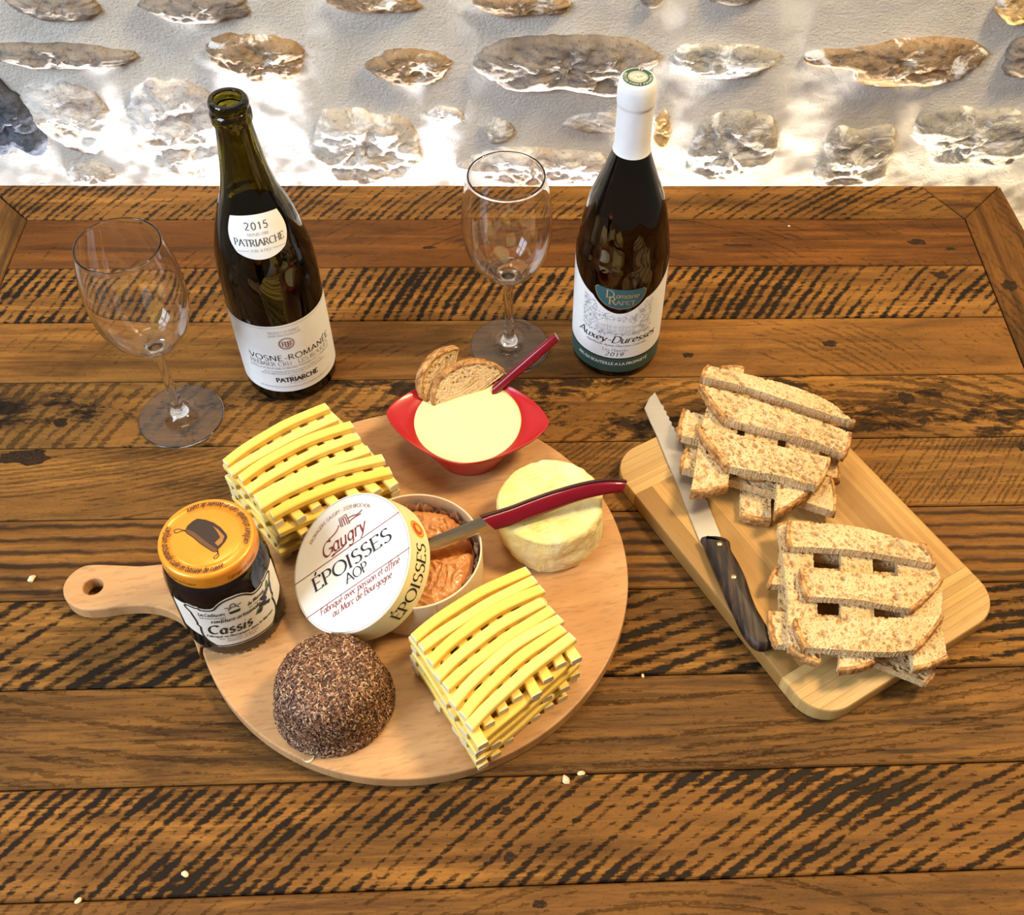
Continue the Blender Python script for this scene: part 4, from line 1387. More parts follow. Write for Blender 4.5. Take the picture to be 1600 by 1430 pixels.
for k in range(NA):
    b0, b1 = k*n, ((k+1) % NA)*n
    for i in range(n-1):
        Fc.append((b0+i, b1+i, b1+i+1, b0+i+1))
wh = obj('round_cheese', V, Fc, WR, None, 'all', (.0307, -.0343, BT))
tag(wh, 'small round pale yellow cheese with a ridged top, right of the open box', 'cheese')

cmat = NT('spice_coat')
c1 = cmat.noise(cmat.map((420, 420, 420)), 1.0, 3, 0.7)
COAT = cmat.set(color=cmat.ramp(c1, [(0.34, (0.035, 0.014, 0.008)), (0.55, (0.13, 0.055, 0.028)), (0.72, (0.30, 0.16, 0.09))]), rough=0.75, normal=cmat.bump(c1, 1.0, 0.002))
TP = (-.1354, -.1868, BT)
dome = thing('coated_cheese', 'brown crumb coated dome shaped cheese in front of the printed lid', 'cheese', TP)
dp = smooth_prof([(.0440, .0008), (.0442, .0030), (.0428, .0060), (.0415, .0085), (.0410, .0150), (.0402, .0230), (.0384, .0320), (.0350, .0400), (.0300, .0455), (.0220, .0490), (.0120, .0502), (.0002, .0505)], 4)
V, Fc = lathe([(.0002, 0), (.043, 0)]+dp, 90)
V2 = []
for x, y, z in V:
    d = 1+.020*fbm(x*45, y*45, z*45, 4)+.02*fbm(x*15, y*15, z*15+3, 2)
    V2.append((x*d, y*d, z*(1+.01*fbm(x*50, y*50, 5)) if z > .001 else z))
obj('cheese_body', V2, Fc, COAT, dome, 'all')
chips = [NT('spice_chip_dark'), NT('spice_chip_brown'), NT('spice_chip_light')]
cc = [((.055, .022, .012), (.03, .012, .007)), ((.27, .120, .055), (.18, .07, .030)), ((.56, .36, .20), (.42, .24, .12))]
cms = [c.set(color=c.mix(c.noise(c.map((900, 900, 900)), 1.0, 2), *k), rough=.6) for c, k in zip(chips, cc)]
rr = random.Random(21)
cum = np.cumsum([math.hypot(b[0]-a[0], b[1]-a[1])*(a[0]+b[0]) for a, b in zip(dp, dp[1:])])
groups = [([], []), ([], []), ([], [])]
for _ in range(9500):
    u = rr.random()*cum[-1]
    i = int(np.searchsorted(cum, u))
    t = rr.random()
    r = dp[i][0]+(dp[i+1][0]-dp[i][0])*t; z = dp[i][1]+(dp[i+1][1]-dp[i][1])*t
    a = rr.uniform(0, 2*pi)
    tz, tr = dp[i+1][1]-dp[i][1], dp[i+1][0]-dp[i][0]
    L = math.hypot(tz, tr)+1e-9
    nr, nz_ = tz/L, -tr/L
    N = Vector((nr*math.cos(a), nr*math.sin(a), nz_))
    P = Vector((r*math.cos(a), r*math.sin(a), z))*(1+.010*rr.uniform(-.4, 1))
    if P.z < .0006: continue
    T = N.orthogonal().normalized(); T.rotate(Matrix.Rotation(rr.uniform(0, 2*pi), 3, N))
    B = N.cross(T)
    ln, wd, lift = rr.uniform(.0009, .0023), rr.uniform(.0003, .0007), rr.uniform(.0001, .0008)
    g = groups[rr.choices((0, 1, 2), (.28, .48, .24))[0]]
    o = len(g[0])
    c1_ = P+N*(.0003+lift)
    e0 = P-T*ln+N*.0001; e1 = P+T*ln+N*rr.uniform(.0, .0009)
    bend = B*rr.uniform(-.0006, .0006)
    g[0].extend([tuple(e0-B*wd*.5), tuple(e0+B*wd*.5), tuple(c1_+bend-B*wd), tuple(c1_+bend+B*wd), tuple(e1-B*wd*.4), tuple(e1+B*wd*.4)])
    g[1].extend([(o, o+2, o+3, o+1), (o+2, o+4, o+5, o+3)])
for g, mt_, nm in zip(groups, cms, ('dark_crumbs', 'brown_crumbs', 'light_crumbs')):
    c = obj(nm, g[0], g[1], mt_, dome)
    c['kind'] = 'stuff'

# ------------------------------------------------------------------ lattices of cheese sticks
km = NT('comte_cheese')
k1 = km.noise(km.map((14, 60, 60)), 1.0, 3)
rn = km.n('ObjectInfo').outputs['Random']
CH = km.set(color=km.mix(rn, km.mix(k1, (0.86, 0.58, 0.10), (0.80, 0.50, 0.07)), (0.88, 0.66, 0.18)), rough=0.42, spec=0.35, sss=0.35, ssr=(.02, .013, .004), sscale=.25)
CRIND = plain('cheese_stick_rind', (0.74, 0.62, 0.38), 0.65)
SL, SWd, SH = .104, .0084, .0067
stick_mesh = {}


def stick_meshes(bz, by, key):
    """stick along x, bowed up by bz and sideways by by; returns (body mesh, rind mesh)"""
    if key in stick_mesh: return stick_mesh[key]
    N = 14
    rk = random.Random(hash(key) % 1000)

    def ringv(x):
        u = 2*x/SL
        cz, cy = bz*(1-u*u), by*(1-u*u)
        w, h, b = SWd/2, SH/2, .0009
        sec = [(-w+b, -h), (w-b, -h), (w, -h+b), (w, h-b), (w-b, h), (-w+b, h), (-w, h-b), (-w, -h+b)]
        return [(x, y+cy+.0002*math.sin(x*140), z+cz) for y, z in sec]

    def bar(x0, x1, n):
        V, Fc = [], []
        for i in range(n+1): V += ringv(x0+(x1-x0)*i/n)
        for i in range(n):
            for j in range(8):
                a, b = i*8+j, i*8+(j+1) % 8
                Fc.append((a, a+8, b+8, b))
        Fc = [f[::-1] for f in Fc]
        Fc.append(tuple(range(8))[::-1][::-1]); Fc.append(tuple(n*8+j for j in range(8))[::-1])
        return V, Fc
    o1 = obj('cheese_stick', *bar(-SL/2+.0008, SL/2-.0008, N), CH, None, 30)
    V1, F1 = bar(-SL/2, -SL/2+.0009, 1); V2, F2 = bar(SL/2-.0009, SL/2, 1)
    o2 = obj('rind', V1, F1, CRIND); o3 = obj('rind', V2, F2, CRIND)
    res = (o1.data, o2.data, o3.data)
    for o in (o1, o2, o3): bpy.data.objects.remove(o)
    for me in res:
        bmm = bmesh.new(); bmm.from_mesh(me); bmesh.ops.recalc_face_normals(bmm, faces=bmm.faces); bmm.to_mesh(me); bmm.free()
    stick_mesh[key] = res
    return res


def add_stick(p0, p1, z, key, bz, by, label, group):
    mb, m1, m2 = stick_meshes(bz, by, key)
    o = bpy.data.objects.new('cheese_stick', mb); COL.objects.link(o)
    d = Vector(p1)-Vector(p0)
    o.location = ((p0[0]+p1[0])/2, (p0[1]+p1[1])/2, z)
    o.rotation_euler = (0, 0, math.atan2(d.y, d.x))
    o.scale = (d.length/SL, 1, 1)
    tag(o, label, 'cheese', group)
    for mm in (m1, m2):
        r = bpy.data.objects.new('rind', mm); COL.objects.link(r); r.parent = o
    return o


ORD = ['first', 'second', 'third', 'fourth', 'fifth', 'sixth', 'seventh', 'eighth', 'ninth']
rr = random.Random(5)


def lattice(A, B, C, D, nlong, ncross, where, group, front_over, seed, side_word):
    """A-B back stick, D-C front stick (top layer); seven layers down to the board"""
    A, B, C, D = map(Vector, (A, B, C, D))
    rq = random.Random(seed)
    for lay in range(8):                    # 0 = top
        z = BT+.0069*(7-lay)+SH/2+.0002
        spread = 1.0+.002*lay
        ctr = (A+B+C+D)/4
        a, b, c, d = [ctr+(p-ctr)*spread for p in (A, B, C, D)]
        if lay:
            c, d = c+(c-b).normalized()*front_over, d+(d-a).normalized()*front_over
        top = lay == 0
        if lay % 2 == 0:
            for i in range(nlong):
                t = i/(nlong-1)
                p0, p1 = a.lerp(d, t), b.lerp(c, t)
                dirv = (p1-p0).normalized()
                if top:
                    j0, j1 = TOPJ[where][i]
                else:
                    j0, j1 = rq.uniform(-.004, .004), rq.uniform(-.004, .004)
                side = Vector((-dirv.y, dirv.x))*rq.uniform(-.0021, .0021)
                p0 = p0+dirv*j0+side; p1 = p1+dirv*j1-side*rq.uniform(-1, 1)
                k = i % 3
                bz, by = ((.0006, .0050), (.0007, .0028), (.0006, .0064))[k] if top else ((.0, .0012), (.0, -.0008), (.0, .0004))[k]
                lb = 'cheese stick, %s from the back, %s layer of the lattice %s' % (ORD[i], 'top' if top else ORD[lay], where)
                add_stick(p0, p1, z, ('t' if top else 'l', k, where if top else ''), bz, by, lb, group)
        else:
            for i in range(ncross):
                t = (i+.2)/(ncross-.6)
                p0, p1 = a.lerp(b, t), d.lerp(c, t)
                dirv = (p1-p0).normalized()
                e0, e1 = rq.uniform(-.001, .006), .003+rq.uniform(-.004, .006)
                p0 = p0-dirv*e0; p1 = p1+dirv*e1
                side = Vector((-dirv.y, dirv.x))*rq.uniform(-.0012, .0012)
                k = i % 2
                lb = 'cheese stick, %s from the %s, %s layer of the lattice %s' % (ORD[i], side_word, ORD[lay], where)
                add_stick(p0+side, p1+side, z, ('c', k), 0.0, (.0010, -.0010)[k], lb, group)


WL, WRr = 'behind the jam jar', 'at the board front'
TOPJ = {WL: [(.0, -.001), (-.002, -.002), (.001, .004), (-.001, .001), (.0, .000), (-.002, .004), (.001, .001)],
        WRr: [(.0, .000), (.001, .001), (.001, .002), (-.001, -.003), (.001, .0), (-.002, .002), (.0, .0), (.0, .003)]}
# outer centre lines of the top sticks
lattice((-.2345, .0010), (-.1560, .0605), (-.1000, -.0105), (-.1905, -.0535), 7, 7, WL, 'cheese sticks in the lattice behind the jam jar', .004, 3, 'left')
lattice((-.0735, -.1645), (.0115, -.1085), (.0415, -.1685), (-.0315, -.2350), 8, 8, WRr, 'cheese sticks in the lattice at the board front', .0055, 11, 'left')

# ------------------------------------------------------------------ bread
bm_ = NT('bread_crumb_face')
b1 = bm_.noise(bm_.map((330, 330, 330)), 1.0, 4, 0.7)
b2 = bm_.noise(bm_.map((40, 40, 40)), 1.0, 4, 0.6)
vo = bm_.n('TexVoronoi', Vector=bm_.map((1, 1, 1)), Scale=620.0, Randomness=1.0).outputs['Distance']
hole = bm_.ramp(vo, [(0.12, 0.0), (0.34, 1.0)])
BCOL = bm_.mix(bm_.ramp(b2, [(0.35, 0.0), (0.65, 1.0)]), (0.70, 0.50, 0.265), (0.58, 0.385, 0.175))
BCOL = bm_.mix(bm_.ramp(vo, [(0.10, 0.75), (0.26, 0.0)]), BCOL, (0.40, 0.235, 0.09))
BREAD = bm_.set(color=bm_.mix(bm_.math('MULTIPLY', bm_.ramp(b1, [(0.54, 0.0), (0.74, 1.0)]), 0.35), BCOL, (0.44, 0.26, 0.105)), rough=0.85, spec=0.15,
                normal=bm_.bump(bm_.math('ADD', hole, bm_.math('MULTIPLY', b1, 0.8)), 0.8, 0.0011))
cr_ = NT('bread_crust')
q1 = cr_.noise(cr_.map((150, 150, 150)), 1.0, 5, 0.7, 0.6)
q2 = cr_.noise(cr_.map((600, 600, 600)), 1.0, 3, 0.7)
CRUST = cr_.set(color=cr_.mix(cr_.ramp(q2, [(0.55, 0.0), (0.75, 0.6)]), cr_.ramp(q1, [(0.34, (0.16, 0.055, 0.012)), (0.50, (0.42, 0.185, 0.040)), (0.66, (0.62, 0.37, 0.13))]), (0.62, 0.45, 0.28)),
                 rough=0.75, normal=cr_.bump(q1, 0.9, 0.002))
nprng = np.random.default_rng(9)


def resample(P, n):
    P = np.array(P, float)
    if len(P) > 2:
        P = np.array(catmull([tuple(p) for p in P], 6))
    s = np.r_[0, np.cumsum(np.hypot(*np.diff(P, axis=0).T))]
    t = np.linspace(0, s[-1], n)
    return np.c_[np.interp(t, s, P[:, 0]), np.interp(t, s, P[:, 1])]


def bread_slice(label, lay, back, front, group, pitch, bulge=.0018, z0=None, holes=1.0, droop=0.0, crust_front=False):
    zb = RT+pitch*lay+.0001 if z0 is None else z0
    th = pitch-.0003
    L = math.dist(back[0], back[-1])
    Wd = math.dist(back[0], front[0])
    ns, nt = max(60, int(L/(.00058 if lay > 1 else .0009))), max(24, int(Wd/(.00058 if lay > 1 else .0009)))
    Bk, Fr = resample(back, ns+1), resample(front, ns+1)
    ctr = (Bk.mean(0)+Fr.mean(0))/2
    t = np.linspace(0, 1, nt+1)
    G = Bk[:, None, :]*(1-t)[None, :, None]+Fr[:, None, :]*t[None, :, None]       # (ns+1, nt+1, 2)
    ax = (G[-1].mean(0)-G[0].mean(0)); ax /= np.hypot(*ax)
    s = np.linspace(0, 1, ns+1)
    endb = bulge*(1-(2*t-1)**2)
    w0 = np.clip(1-s/.15, 0, 1)**2; w1 = np.clip((s-.85)/.15, 0, 1)**2
    G = G+ax[None, None, :]*(w1[:, None, None]-w0[:, None, None])*endb[None, :, None]
    # ragged cut edges
    jit = nprng.normal(0, .00022, (ns+1, 2))
    side = np.array((-ax[1], ax[0]))
    G[:, 0] += side*jit[:, :1]; G[:, -1] += side*jit[:, 1:]
    X_, Y_ = G[..., 0], G[..., 1]
    Z = np.full(X_.shape, zb+th)+nprng.normal(0, .00009, X_.shape)
    nh = int(210*holes*L*Wd/.0035)
    hs, ht = nprng.random(nh), nprng.random(nh)
    ii, jj = (hs*ns).astype(int), (ht*nt).astype(int)
    rad_ = np.minimum(.00060+nprng.exponential(.00036, nh), .0030)
    asp = nprng.uniform(1.0, 2.0, nh); ang = nprng.normal(math.atan2(ax[1], ax[0]), .7, nh)
    for k in range(nh):
        cx, cy = X_[ii[k], jj[k]], Y_[ii[k], jj[k]]
        R_ = rad_[k]*asp[k]
        wi = int(R_/.0005)+3
        i0, i1, j0, j1 = max(ii[k]-wi, 0), min(ii[k]+wi+1, ns+1), max(jj[k]-wi, 0), min(jj[k]+wi+1, nt+1)
        dx, dy = X_[i0:i1, j0:j1]-cx, Y_[i0:i1, j0:j1]-cy
        u = (dx*math.cos(ang[k])+dy*math.sin(ang[k]))/(rad_[k]*asp[k]); v = (-dx*math.sin(ang[k])+dy*math.cos(ang[k]))/rad_[k]
        d2 = u*u+v*v
        dep = min(rad_[k]*1.8, .0042)*np.clip(1.1*(1-d2**1.6), 0, 1)
        Z[i0:i1, j0:j1] = np.minimum(Z[i0:i1, j0:j1], zb+th-dep)
    V = np.stack([X_-ctr[0], Y_-ctr[1], Z-zb], -1).reshape(-1, 3)
    m1 = nt+1
    I, J = np.meshgrid(np.arange(ns), np.arange(nt), indexing='ij')
    a = (I*m1+J).ravel()
    F = np.c_[a, a+1, a+m1+1, a+m1]
    # perimeter walls in 3 steps with a rough surface, and the bottom
    per = [i*m1 for i in range(ns+1)]+[ns*m1+j for j in range(1, nt+1)]+[i*m1+nt for i in range(ns-1, -1, -1)]+[j for j in range(nt-1, 0, -1)]
    per = np.array(per)
    P = V[per]
    cur = per; vs = [V]; fs = [F]; n0 = len(V); NPm = len(per)
    outw = P[:, :2]/(np.linalg.norm(P[:, :2], axis=1, keepdims=True)+1e-9)
    for st in range(1, 11):
        Q = P.copy()
        Q[:, 2] = th*(1-st/10)
        if st < 10: Q[:, :2] += outw*(np.convolve(nprng.normal(0, .00075, NPm+4), np.ones(5)/5, 'valid')[:, None]-.0004*(nprng.random((NPm, 1)) < .12))
        vs.append(Q)
        nxt = n0+np.arange(NPm)
        n0 += NPm
        b, c = np.roll(cur, -1), np.roll(nxt, -1)
        fs.append(np.c_[cur, b, c, nxt])
        cur = nxt
    Vv = np.concatenate(vs); Ff = np.concatenate(fs)
    faces = Ff.tolist()+[cur.tolist()]
    root = thing('bread_slice', label, 'bread', (ctr[0], ctr[1], zb), group)
    c_ = obj('crumb', Vv, faces, BREAD, root, 55)
    bmm = bmesh.new(); bmm.from_mesh(c_.data); bmesh.ops.recalc_face_normals(bmm, faces=bmm.faces); bmm.to_mesh(c_.data); bmm.free()

    def crust_part(Pts, out):
        n = len(Pts)
        K = 7
        VV, FF = [], []
        for i in range(n):
            for j in range(K):
                z = -.0002+(th+.0006)*j/(K-1)
                ex = (.0013+.0007*math.sin(pi*j/(K-1)))*(1+.5*fbm(Pts[i][0]*260, Pts[i][1]*260, z*300, 3))
                VV.append((Pts[i][0]+out[i][0]*ex-ctr[0], Pts[i][1]+out[i][1]*ex-ctr[1], z))
            VV.append((Pts[i][0]-out[i][0]*.0012-ctr[0], Pts[i][1]-out[i][1]*.0012-ctr[1], th+.00045))
            VV.append((Pts[i][0]-out[i][0]*.0010-ctr[0], Pts[i][1]-out[i][1]*.0010-ctr[1], -.0001))
        M = K+2
        for i in range(n-1):
            for j in range(M):
                a, b = i*M+j, i*M+(j+1) % M
                FF.append((a, a+M, b+M, b))
        FF.append(tuple(range(M))); FF.append(tuple((n-1)*M+j for j in range(M))[::-1])
        k = obj('crust', VV, FF, CRUST, root, 'all')
        bmm = bmesh.new(); bmm.from_mesh(k.data); bmesh.ops.recalc_face_normals(bmm, faces=bmm.faces); bmm.to_mesh(k.data); bmm.free()
    for row, sg in ((0, -1), (ns, 1)):
        Pt = G[row]
        dv = np.gradient(Pt, axis=0); dv /= (np.linalg.norm(dv, axis=1, keepdims=True)+1e-9)
        on = np.c_[dv[:, 1], -dv[:, 0]]
        if (on.mean(0)@ax)*sg < 0: on = -on
        crust_part(Pt[::1], on)
    return root


TB = 'in the bread stack by the knife blade'
FB = 'in the front bread stack'
BREADS = [
('bread slice tapering rightwards, rearmost on top of the stack by the knife blade',3,1,[(0.1788, 0.1121), (0.2424, 0.09), (0.2787, 0.0695), (0.2974, 0.046)],[(0.1719, 0.0987), (0.209, 0.0861), (0.2588, 0.0622), (0.2961, 0.0453)]),
('long bread slice in the middle on top of the stack by the knife blade',3,1,[(0.1685, 0.0894), (0.205, 0.0743), (0.2407, 0.058), (0.2757, 0.0412), (0.2923, 0.0322)],[(0.1858, 0.0513), (0.1964, 0.0453), (0.2278, 0.0346), (0.2598, 0.0226), (0.282, 0.0087)]),
('wide bread slice with large holes, foremost on top of the stack by the knife',3,1,[(0.1603, 0.0429), (0.1987, 0.0293), (0.236, 0.0151), (0.269, 0.0052)],[(0.1822, -0.0028), (0.2225, -0.0131), (0.236, -0.0181), (0.2531, -0.0238)]),
('crosswise bread slice ending over the blade, leftmost of the second layer',2,1,[(0.1923, 0.1191), (0.1699, 0.0603), (0.1557, 0.0056), (0.149, -0.0203)],[(0.2133, 0.1185), (0.1987, 0.0509), (0.186, 0.0065), (0.1811, -0.0141)]),
('crosswise bread slice in the middle of the second layer, bread stack by the knife',2,1,[(0.214, 0.0856), (0.2038, 0.042), (0.1921, 0.0022)],[(0.2425, 0.0714), (0.2309, 0.0314), (0.2147, -0.0037)]),
('crosswise bread slice with a slanted crust, rightmost of the second layer by the knife',2,1,[(0.2504, 0.0697), (0.2376, 0.027), (0.225, -0.0094), (0.2167, -0.0441)],[(0.2781, 0.0542), (0.264, 0.0151), (0.2568, -0.0058), (0.2508, -0.0208)]),
('dark crusted bread slice, rearmost of the third layer, bread stack by the knife',1,1,[(0.1556, 0.0784), (0.2055, 0.055), (0.2825, 0.0229)],[(0.1484, 0.0484), (0.202, 0.03), (0.2801, -0.0019)]),
('bread slice reaching over the knife blade, foremost of the third layer by the knife',1,1,[(0.1539, 0.0344), (0.2, 0.0157), (0.2283, -0.0003), (0.2737, 0.0003)],[(0.1464, 0.0124), (0.1971, -0.0053), (0.2246, -0.0161), (0.27, -0.0365)]),
('bottom bread slice nearest the knife blade, bread stack by the knife',0,1,[(0.1888, 0.0838), (0.1708, 0.0187)],[(0.213, 0.0742), (0.19060000000000002, 0.0098)]),
('bottom bread slice sticking out at the front, middle of the bread stack by the knife',0,1,[(0.2207, 0.0679), (0.1987, 0.0024), (0.1938, -0.0291)],[(0.247, 0.0614), (0.2239, -0.0036), (0.2183, -0.0362)]),
('bottom bread slice on the right of the bread stack by the knife',0,1,[(0.2635, 0.0536), (0.2425, -0.015)],[(0.2833, 0.0458), (0.2645, -0.0182)]),
('bread slice rearmost on top of the front bread stack',3,2,[(0.2271, -0.0543), (0.2822, -0.0618), (0.3249, -0.0784), (0.3311, -0.0796)],[(0.2235, -0.0795), (0.2546, -0.0819), (0.2866, -0.0863), (0.3365, -0.0983)]),
('bread slice in the middle on top of the front bread stack',3,2,[(0.2294, -0.0993), (0.2709, -0.1055), (0.3047, -0.1096), (0.3403, -0.1111)],[(0.2304, -0.1263), (0.266, -0.1297), (0.2877, -0.1347), (0.3082, -0.139)]),
('bread slice foremost on top of the front bread stack',3,2,[(0.2165, -0.145), (0.2774, -0.1458), (0.3074, -0.1472), (0.3311, -0.1452)],[(0.2205, -0.1703), (0.2678, -0.1752), (0.2897, -0.1757), (0.3022, -0.1742)]),
('crosswise bread slice, leftmost of the second layer in the front bread stack',2,2,[(0.2188, -0.0525), (0.2161, -0.1162), (0.2123, -0.1419), (0.2093, -0.1648)],[(0.2466, -0.0509), (0.2402, -0.1035), (0.2361, -0.1424), (0.2318, -0.1781)]),
('crosswise bread slice in the middle of the second layer, front bread stack',2,2,[(0.2696, -0.0628), (0.2591, -0.1172), (0.2516, -0.1554), (0.2443, -0.1844)],[(0.2947, -0.0661), (0.2849, -0.1178), (0.2775, -0.156), (0.2725, -0.1786)]),
('crosswise bread slice, rightmost of the second layer in the front bread stack',2,2,[(0.3137, -0.0722), (0.3081, -0.105), (0.3043, -0.1416), (0.302, -0.1847)],[(0.3387, -0.0755), (0.3417, -0.1111), (0.3338, -0.1423), (0.3298, -0.1758)]),
('bread slice rearmost of the third layer in the front bread stack',1,2,[(0.2245, -0.0561), (0.3348, -0.0768)],[(0.224, -0.0744), (0.3308, -0.0934)]),
('bread slice in the middle of the third layer, front bread stack',1,2,[(0.2161, -0.0867), (0.3357, -0.0976)],[(0.2057, -0.1041), (0.3318, -0.1137)]),
('bread slice foremost of the third layer, its dark end beside the knife handle',1,2,[(0.202, -0.1284), (0.2914, -0.1376)],[(0.2025, -0.1581), (0.2859, -0.1627)]),
('bottom bread slice lying askew and overhanging the front of the bamboo board',0,2,[(0.2542, -0.1382), (0.2785, -0.1541), (0.324, -0.1764)],[(0.2413, -0.1582), (0.2754, -0.169), (0.3148, -0.1889)]),
('bottom bread slice on the left of the front bread stack',0,2,[(0.2217, -0.0645), (0.212, -0.1216)],[(0.2483, -0.0679), (0.2372, -0.1429)]),
('bottom bread slice on the right of the front bread stack',0,2,[(0.2962, -0.0704), (0.2801, -0.1466)],[(0.3294, -0.0739), (0.3099, -0.1473)])]
for lb, lay, st, bk, fr in BREADS:
    bread_slice(lb, lay, bk, fr, 'bread slices in the stack by the knife' if st == 1 else 'bread slices in the front stack', .0104 if st == 1 else .0086)


def standing_bread(name, label, poly, nrm, th, crust_n, base_loc):
    """half moon of bread standing in the bowl: polygon (world points, in one plane), extruded along -normal"""
    N = Vector(nrm).normalized()
    P = [Vector(p) for p in poly]
    root = thing('dipped_bread', label, 'bread', base_loc, 'bread pieces dipped in the red bowl')
    o = Vector(base_loc)
    u = (P[-1]-P[0]).normalized(); u = (u-N*u.dot(N)).normalized(); w = N.cross(u)
    Q = [((p-P[0]).dot(u), (p-P[0]).dot(w)) for p in P]
    Q = catmull(Q[:crust_n+1], 6)+[q for q in Q[crust_n+1:]]
    c = np.mean(Q, axis=0)
    V, Fc = [], []
    NRg = 22
    n = len(Q)
    hol = [(Q[int(nprng.integers(n))], nprng.random()**.5, min(.0005+nprng.exponential(.0005), .0022)) for _ in range(110)]
    hol = [((c[0]+(h[0][0]-c[0])*h[1], c[1]+(h[0][1]-c[1])*h[1]), h[2]) for h in hol]
    for back in (0, 1):
        for i in range(1, NRg+1):
            for q_ in Q:
                x, y = c[0]+(q_[0]-c[0])*i/NRg, c[1]+(q_[1]-c[1])*i/NRg
                d = float(nprng.normal(0, .00015))
                for (hx_, hy_), r in hol:
                    d2 = ((x-hx_)**2+(y-hy_)**2)/(r*r)
                    if d2 < 1: d = min(d, -1.3*r*(1-d2))
                p = P[0]+u*x+w*y+N*(d if not back else -th)
                V.append(tuple(p-o))
    for back in (0, 1):
        b0 = back*NRg*n
        cp = len(V)
        V.append(tuple(P[0]+u*c[0]+w*c[1]+N*(-th*back)-o))
        for k in range(n):
            k2 = (k+1) % n
            Fc.append((cp, b0+k, b0+k2))
            for i in range(NRg-1):
                Fc.append((b0+i*n+k, b0+(i+1)*n+k, b0+(i+1)*n+k2, b0+i*n+k2))
    f0, f1 = (NRg-1)*n, NRg*n+(NRg-1)*n
    for k in range(n):
        k2 = (k+1) % n
        Fc.append((f0+k, f1+k, f1+k2, f0+k2))
    cobj = obj('crumb', V, Fc, BREAD, root)
    VV, FF = [], []
    ncr = crust_n*6+1
    for i in range(ncr):
        q0 = Q[i]; tq = np.subtract(Q[min(i+1, n-1)], Q[max(i-1, 0)]); tq = tq/(np.hypot(*tq)+1e-9)
        on = np.array((tq[1], -tq[0]))
        if on@(np.array(q0)-c) < 0: on = -on
        for j in range(9):
            t_ = j/8
            ex = (.0010+.0008*math.sin(pi*t_))*(1+.5*fbm(q0[0]*260, q0[1]*260, t_*3, 3))
            if j in (0, 8): ex = -.0008
            qq = np.array(q0)+on*ex
            VV.append(tuple(P[0]+u*qq[0]+w*qq[1]+N*(.0004-(th+.0008)*t_)-o))
    for i in range(ncr-1):
        for j in range(8):
            a = i*9+j
            FF.append((a, a+9, a+10, a+1))
        FF.append((i*9+8, i*9+17, i*9+9, i*9))
    kobj = obj('crust', VV, FF, CRUST, root, 'all')
    for k in (cobj, kobj):
        bmm = bmesh.new(); bmm.from_mesh(k.data); bmesh.ops.recalc_face_normals(bmm, faces=bmm.faces); bmm.to_mesh(k.data); bmm.free()


standing_bread('b', 'larger half moon of bread standing in the melted cheese, in front',
               [(-.0668, .0701, .046), (-.0674, .0745, .0602), (-.0623, .0812, .0728), (-.0526, .0867, .0786), (-.0401, .0922, .0811), (-.0266, .0965, .0796), (-.0132, .0983, .0722), (-.0050, .0986, .0643),
                (-.0105, .0955, .0612), (-.0273, .0860, .0540), (-.0457, .0770, .0490)], (.33, -.87, .36), .0095, 7, (-.040, .075, .049))
standing_bread('a', 'smaller half moon of bread standing in the melted cheese, behind on the left',
               [(-.0722, .0765, .0478), (-.0767, .0790, .0627), (-.0761, .0852, .074), (-.0703, .0939, .0811), (-.0614, .1034, .0842), (-.0526, .1102, .0824), (-.0452, .1152, .0793),
                (-.0502, .1039, .0656), (-.0595, .0916, .0560)], (.62, -.70, .35), .0095, 6, (-.068, .083, .049))

# ------------------------------------------------------------------ knives
steel = NT('brushed_steel')
sn_ = steel.noise(steel.map((40, 700, 40), rot=(0, 0, rad(-70))), 1.0, 3)
STEEL = steel.set(color=steel.mix(sn_, (0.60, 0.57, 0.52), (0.50, 0.47, 0.42)), metal=0.9, rough=0.42)


def solid(P, th_lo, th_hi, frame, bev=.0, name='x', mat=None, parent=None):
    pass


# bread knife on the bamboo board
bk = thing('bread_knife', 'serrated bread knife with a dark wooden two-rivet handle, lying on the bamboo board', 'knife', (.150, 0, RT))
blade = [(.1334, .1161), (.1270, .1085), (.1217, .0960), (.1250, .0820), (.1306, .0615), (.1370, .0330), (.1442, .0036), (.1500, -.0240), (.1562, -.0510), (.1585, -.0565), (.1775, -.0565), (.1754, -.0475)]
e0, e1 = Vector((.1752, -.0460)), Vector((.1385, .1010))
N = 46
ser = []
for i in range(N+1):
    t = i/N
    p = e0.lerp(e1, t)
    p.x += .0020*math.sin(pi*t)
    if t > .22:
        p = p+Vector((.0009, .0002))*(1 if i % 2 else -.5)
    ser.append((p.x, p.y))
P = blade+ser
P = [(x-.150, y) for x, y in P[::-1]]
ar = sum(P[i-1][0]*P[i][1]-P[i][0]*P[i-1][1] for i in range(len(P)))
if ar < 0: P = P[::-1]
V, Fc = plate([P], [(.0006, .0002), (.0012, 0), (.0018, .0004)])
obj('blade', V, Fc, STEEL, bk)
hm = NT('wenge_handle')
hv = hm.noise(hm.map((320, 26, 60), rot=(0, 0, rad(17))), 1.0, 4, 0.6)
WENGE = hm.set(color=hm.mix(hm.ramp(hv, [(0.44, 0.0), (0.62, 1.0)]), (0.012, 0.007, 0.005), (0.060, 0.032, 0.019)), rough=0.5, spec=.3, normal=hm.bump(hv, 0.6, 0.001))
left = [(.1568, -.0520), (.1585, -.0600), (.1628, -.0790), (.1674, -.0968), (.1712, -.1130), (.1755, -.1288), (.1795, -.1430), (.1857, -.1539)]
tip = [(.1920, -.1575), (.1985, -.1565), (.2022, -.1528)]
right = [(.2012, -.1440), (.1978, -.1320), (.1939, -.1214), (.1912, -.1080), (.1890, -.0920), (.1848, -.0770), (.1806, -.0650), (.1808, -.0590), (.1785, -.0545), (.1700, -.0510)]
P = catmull(left+tip+right, 4, True)
P = [(x-.150, y) for x, y in P]
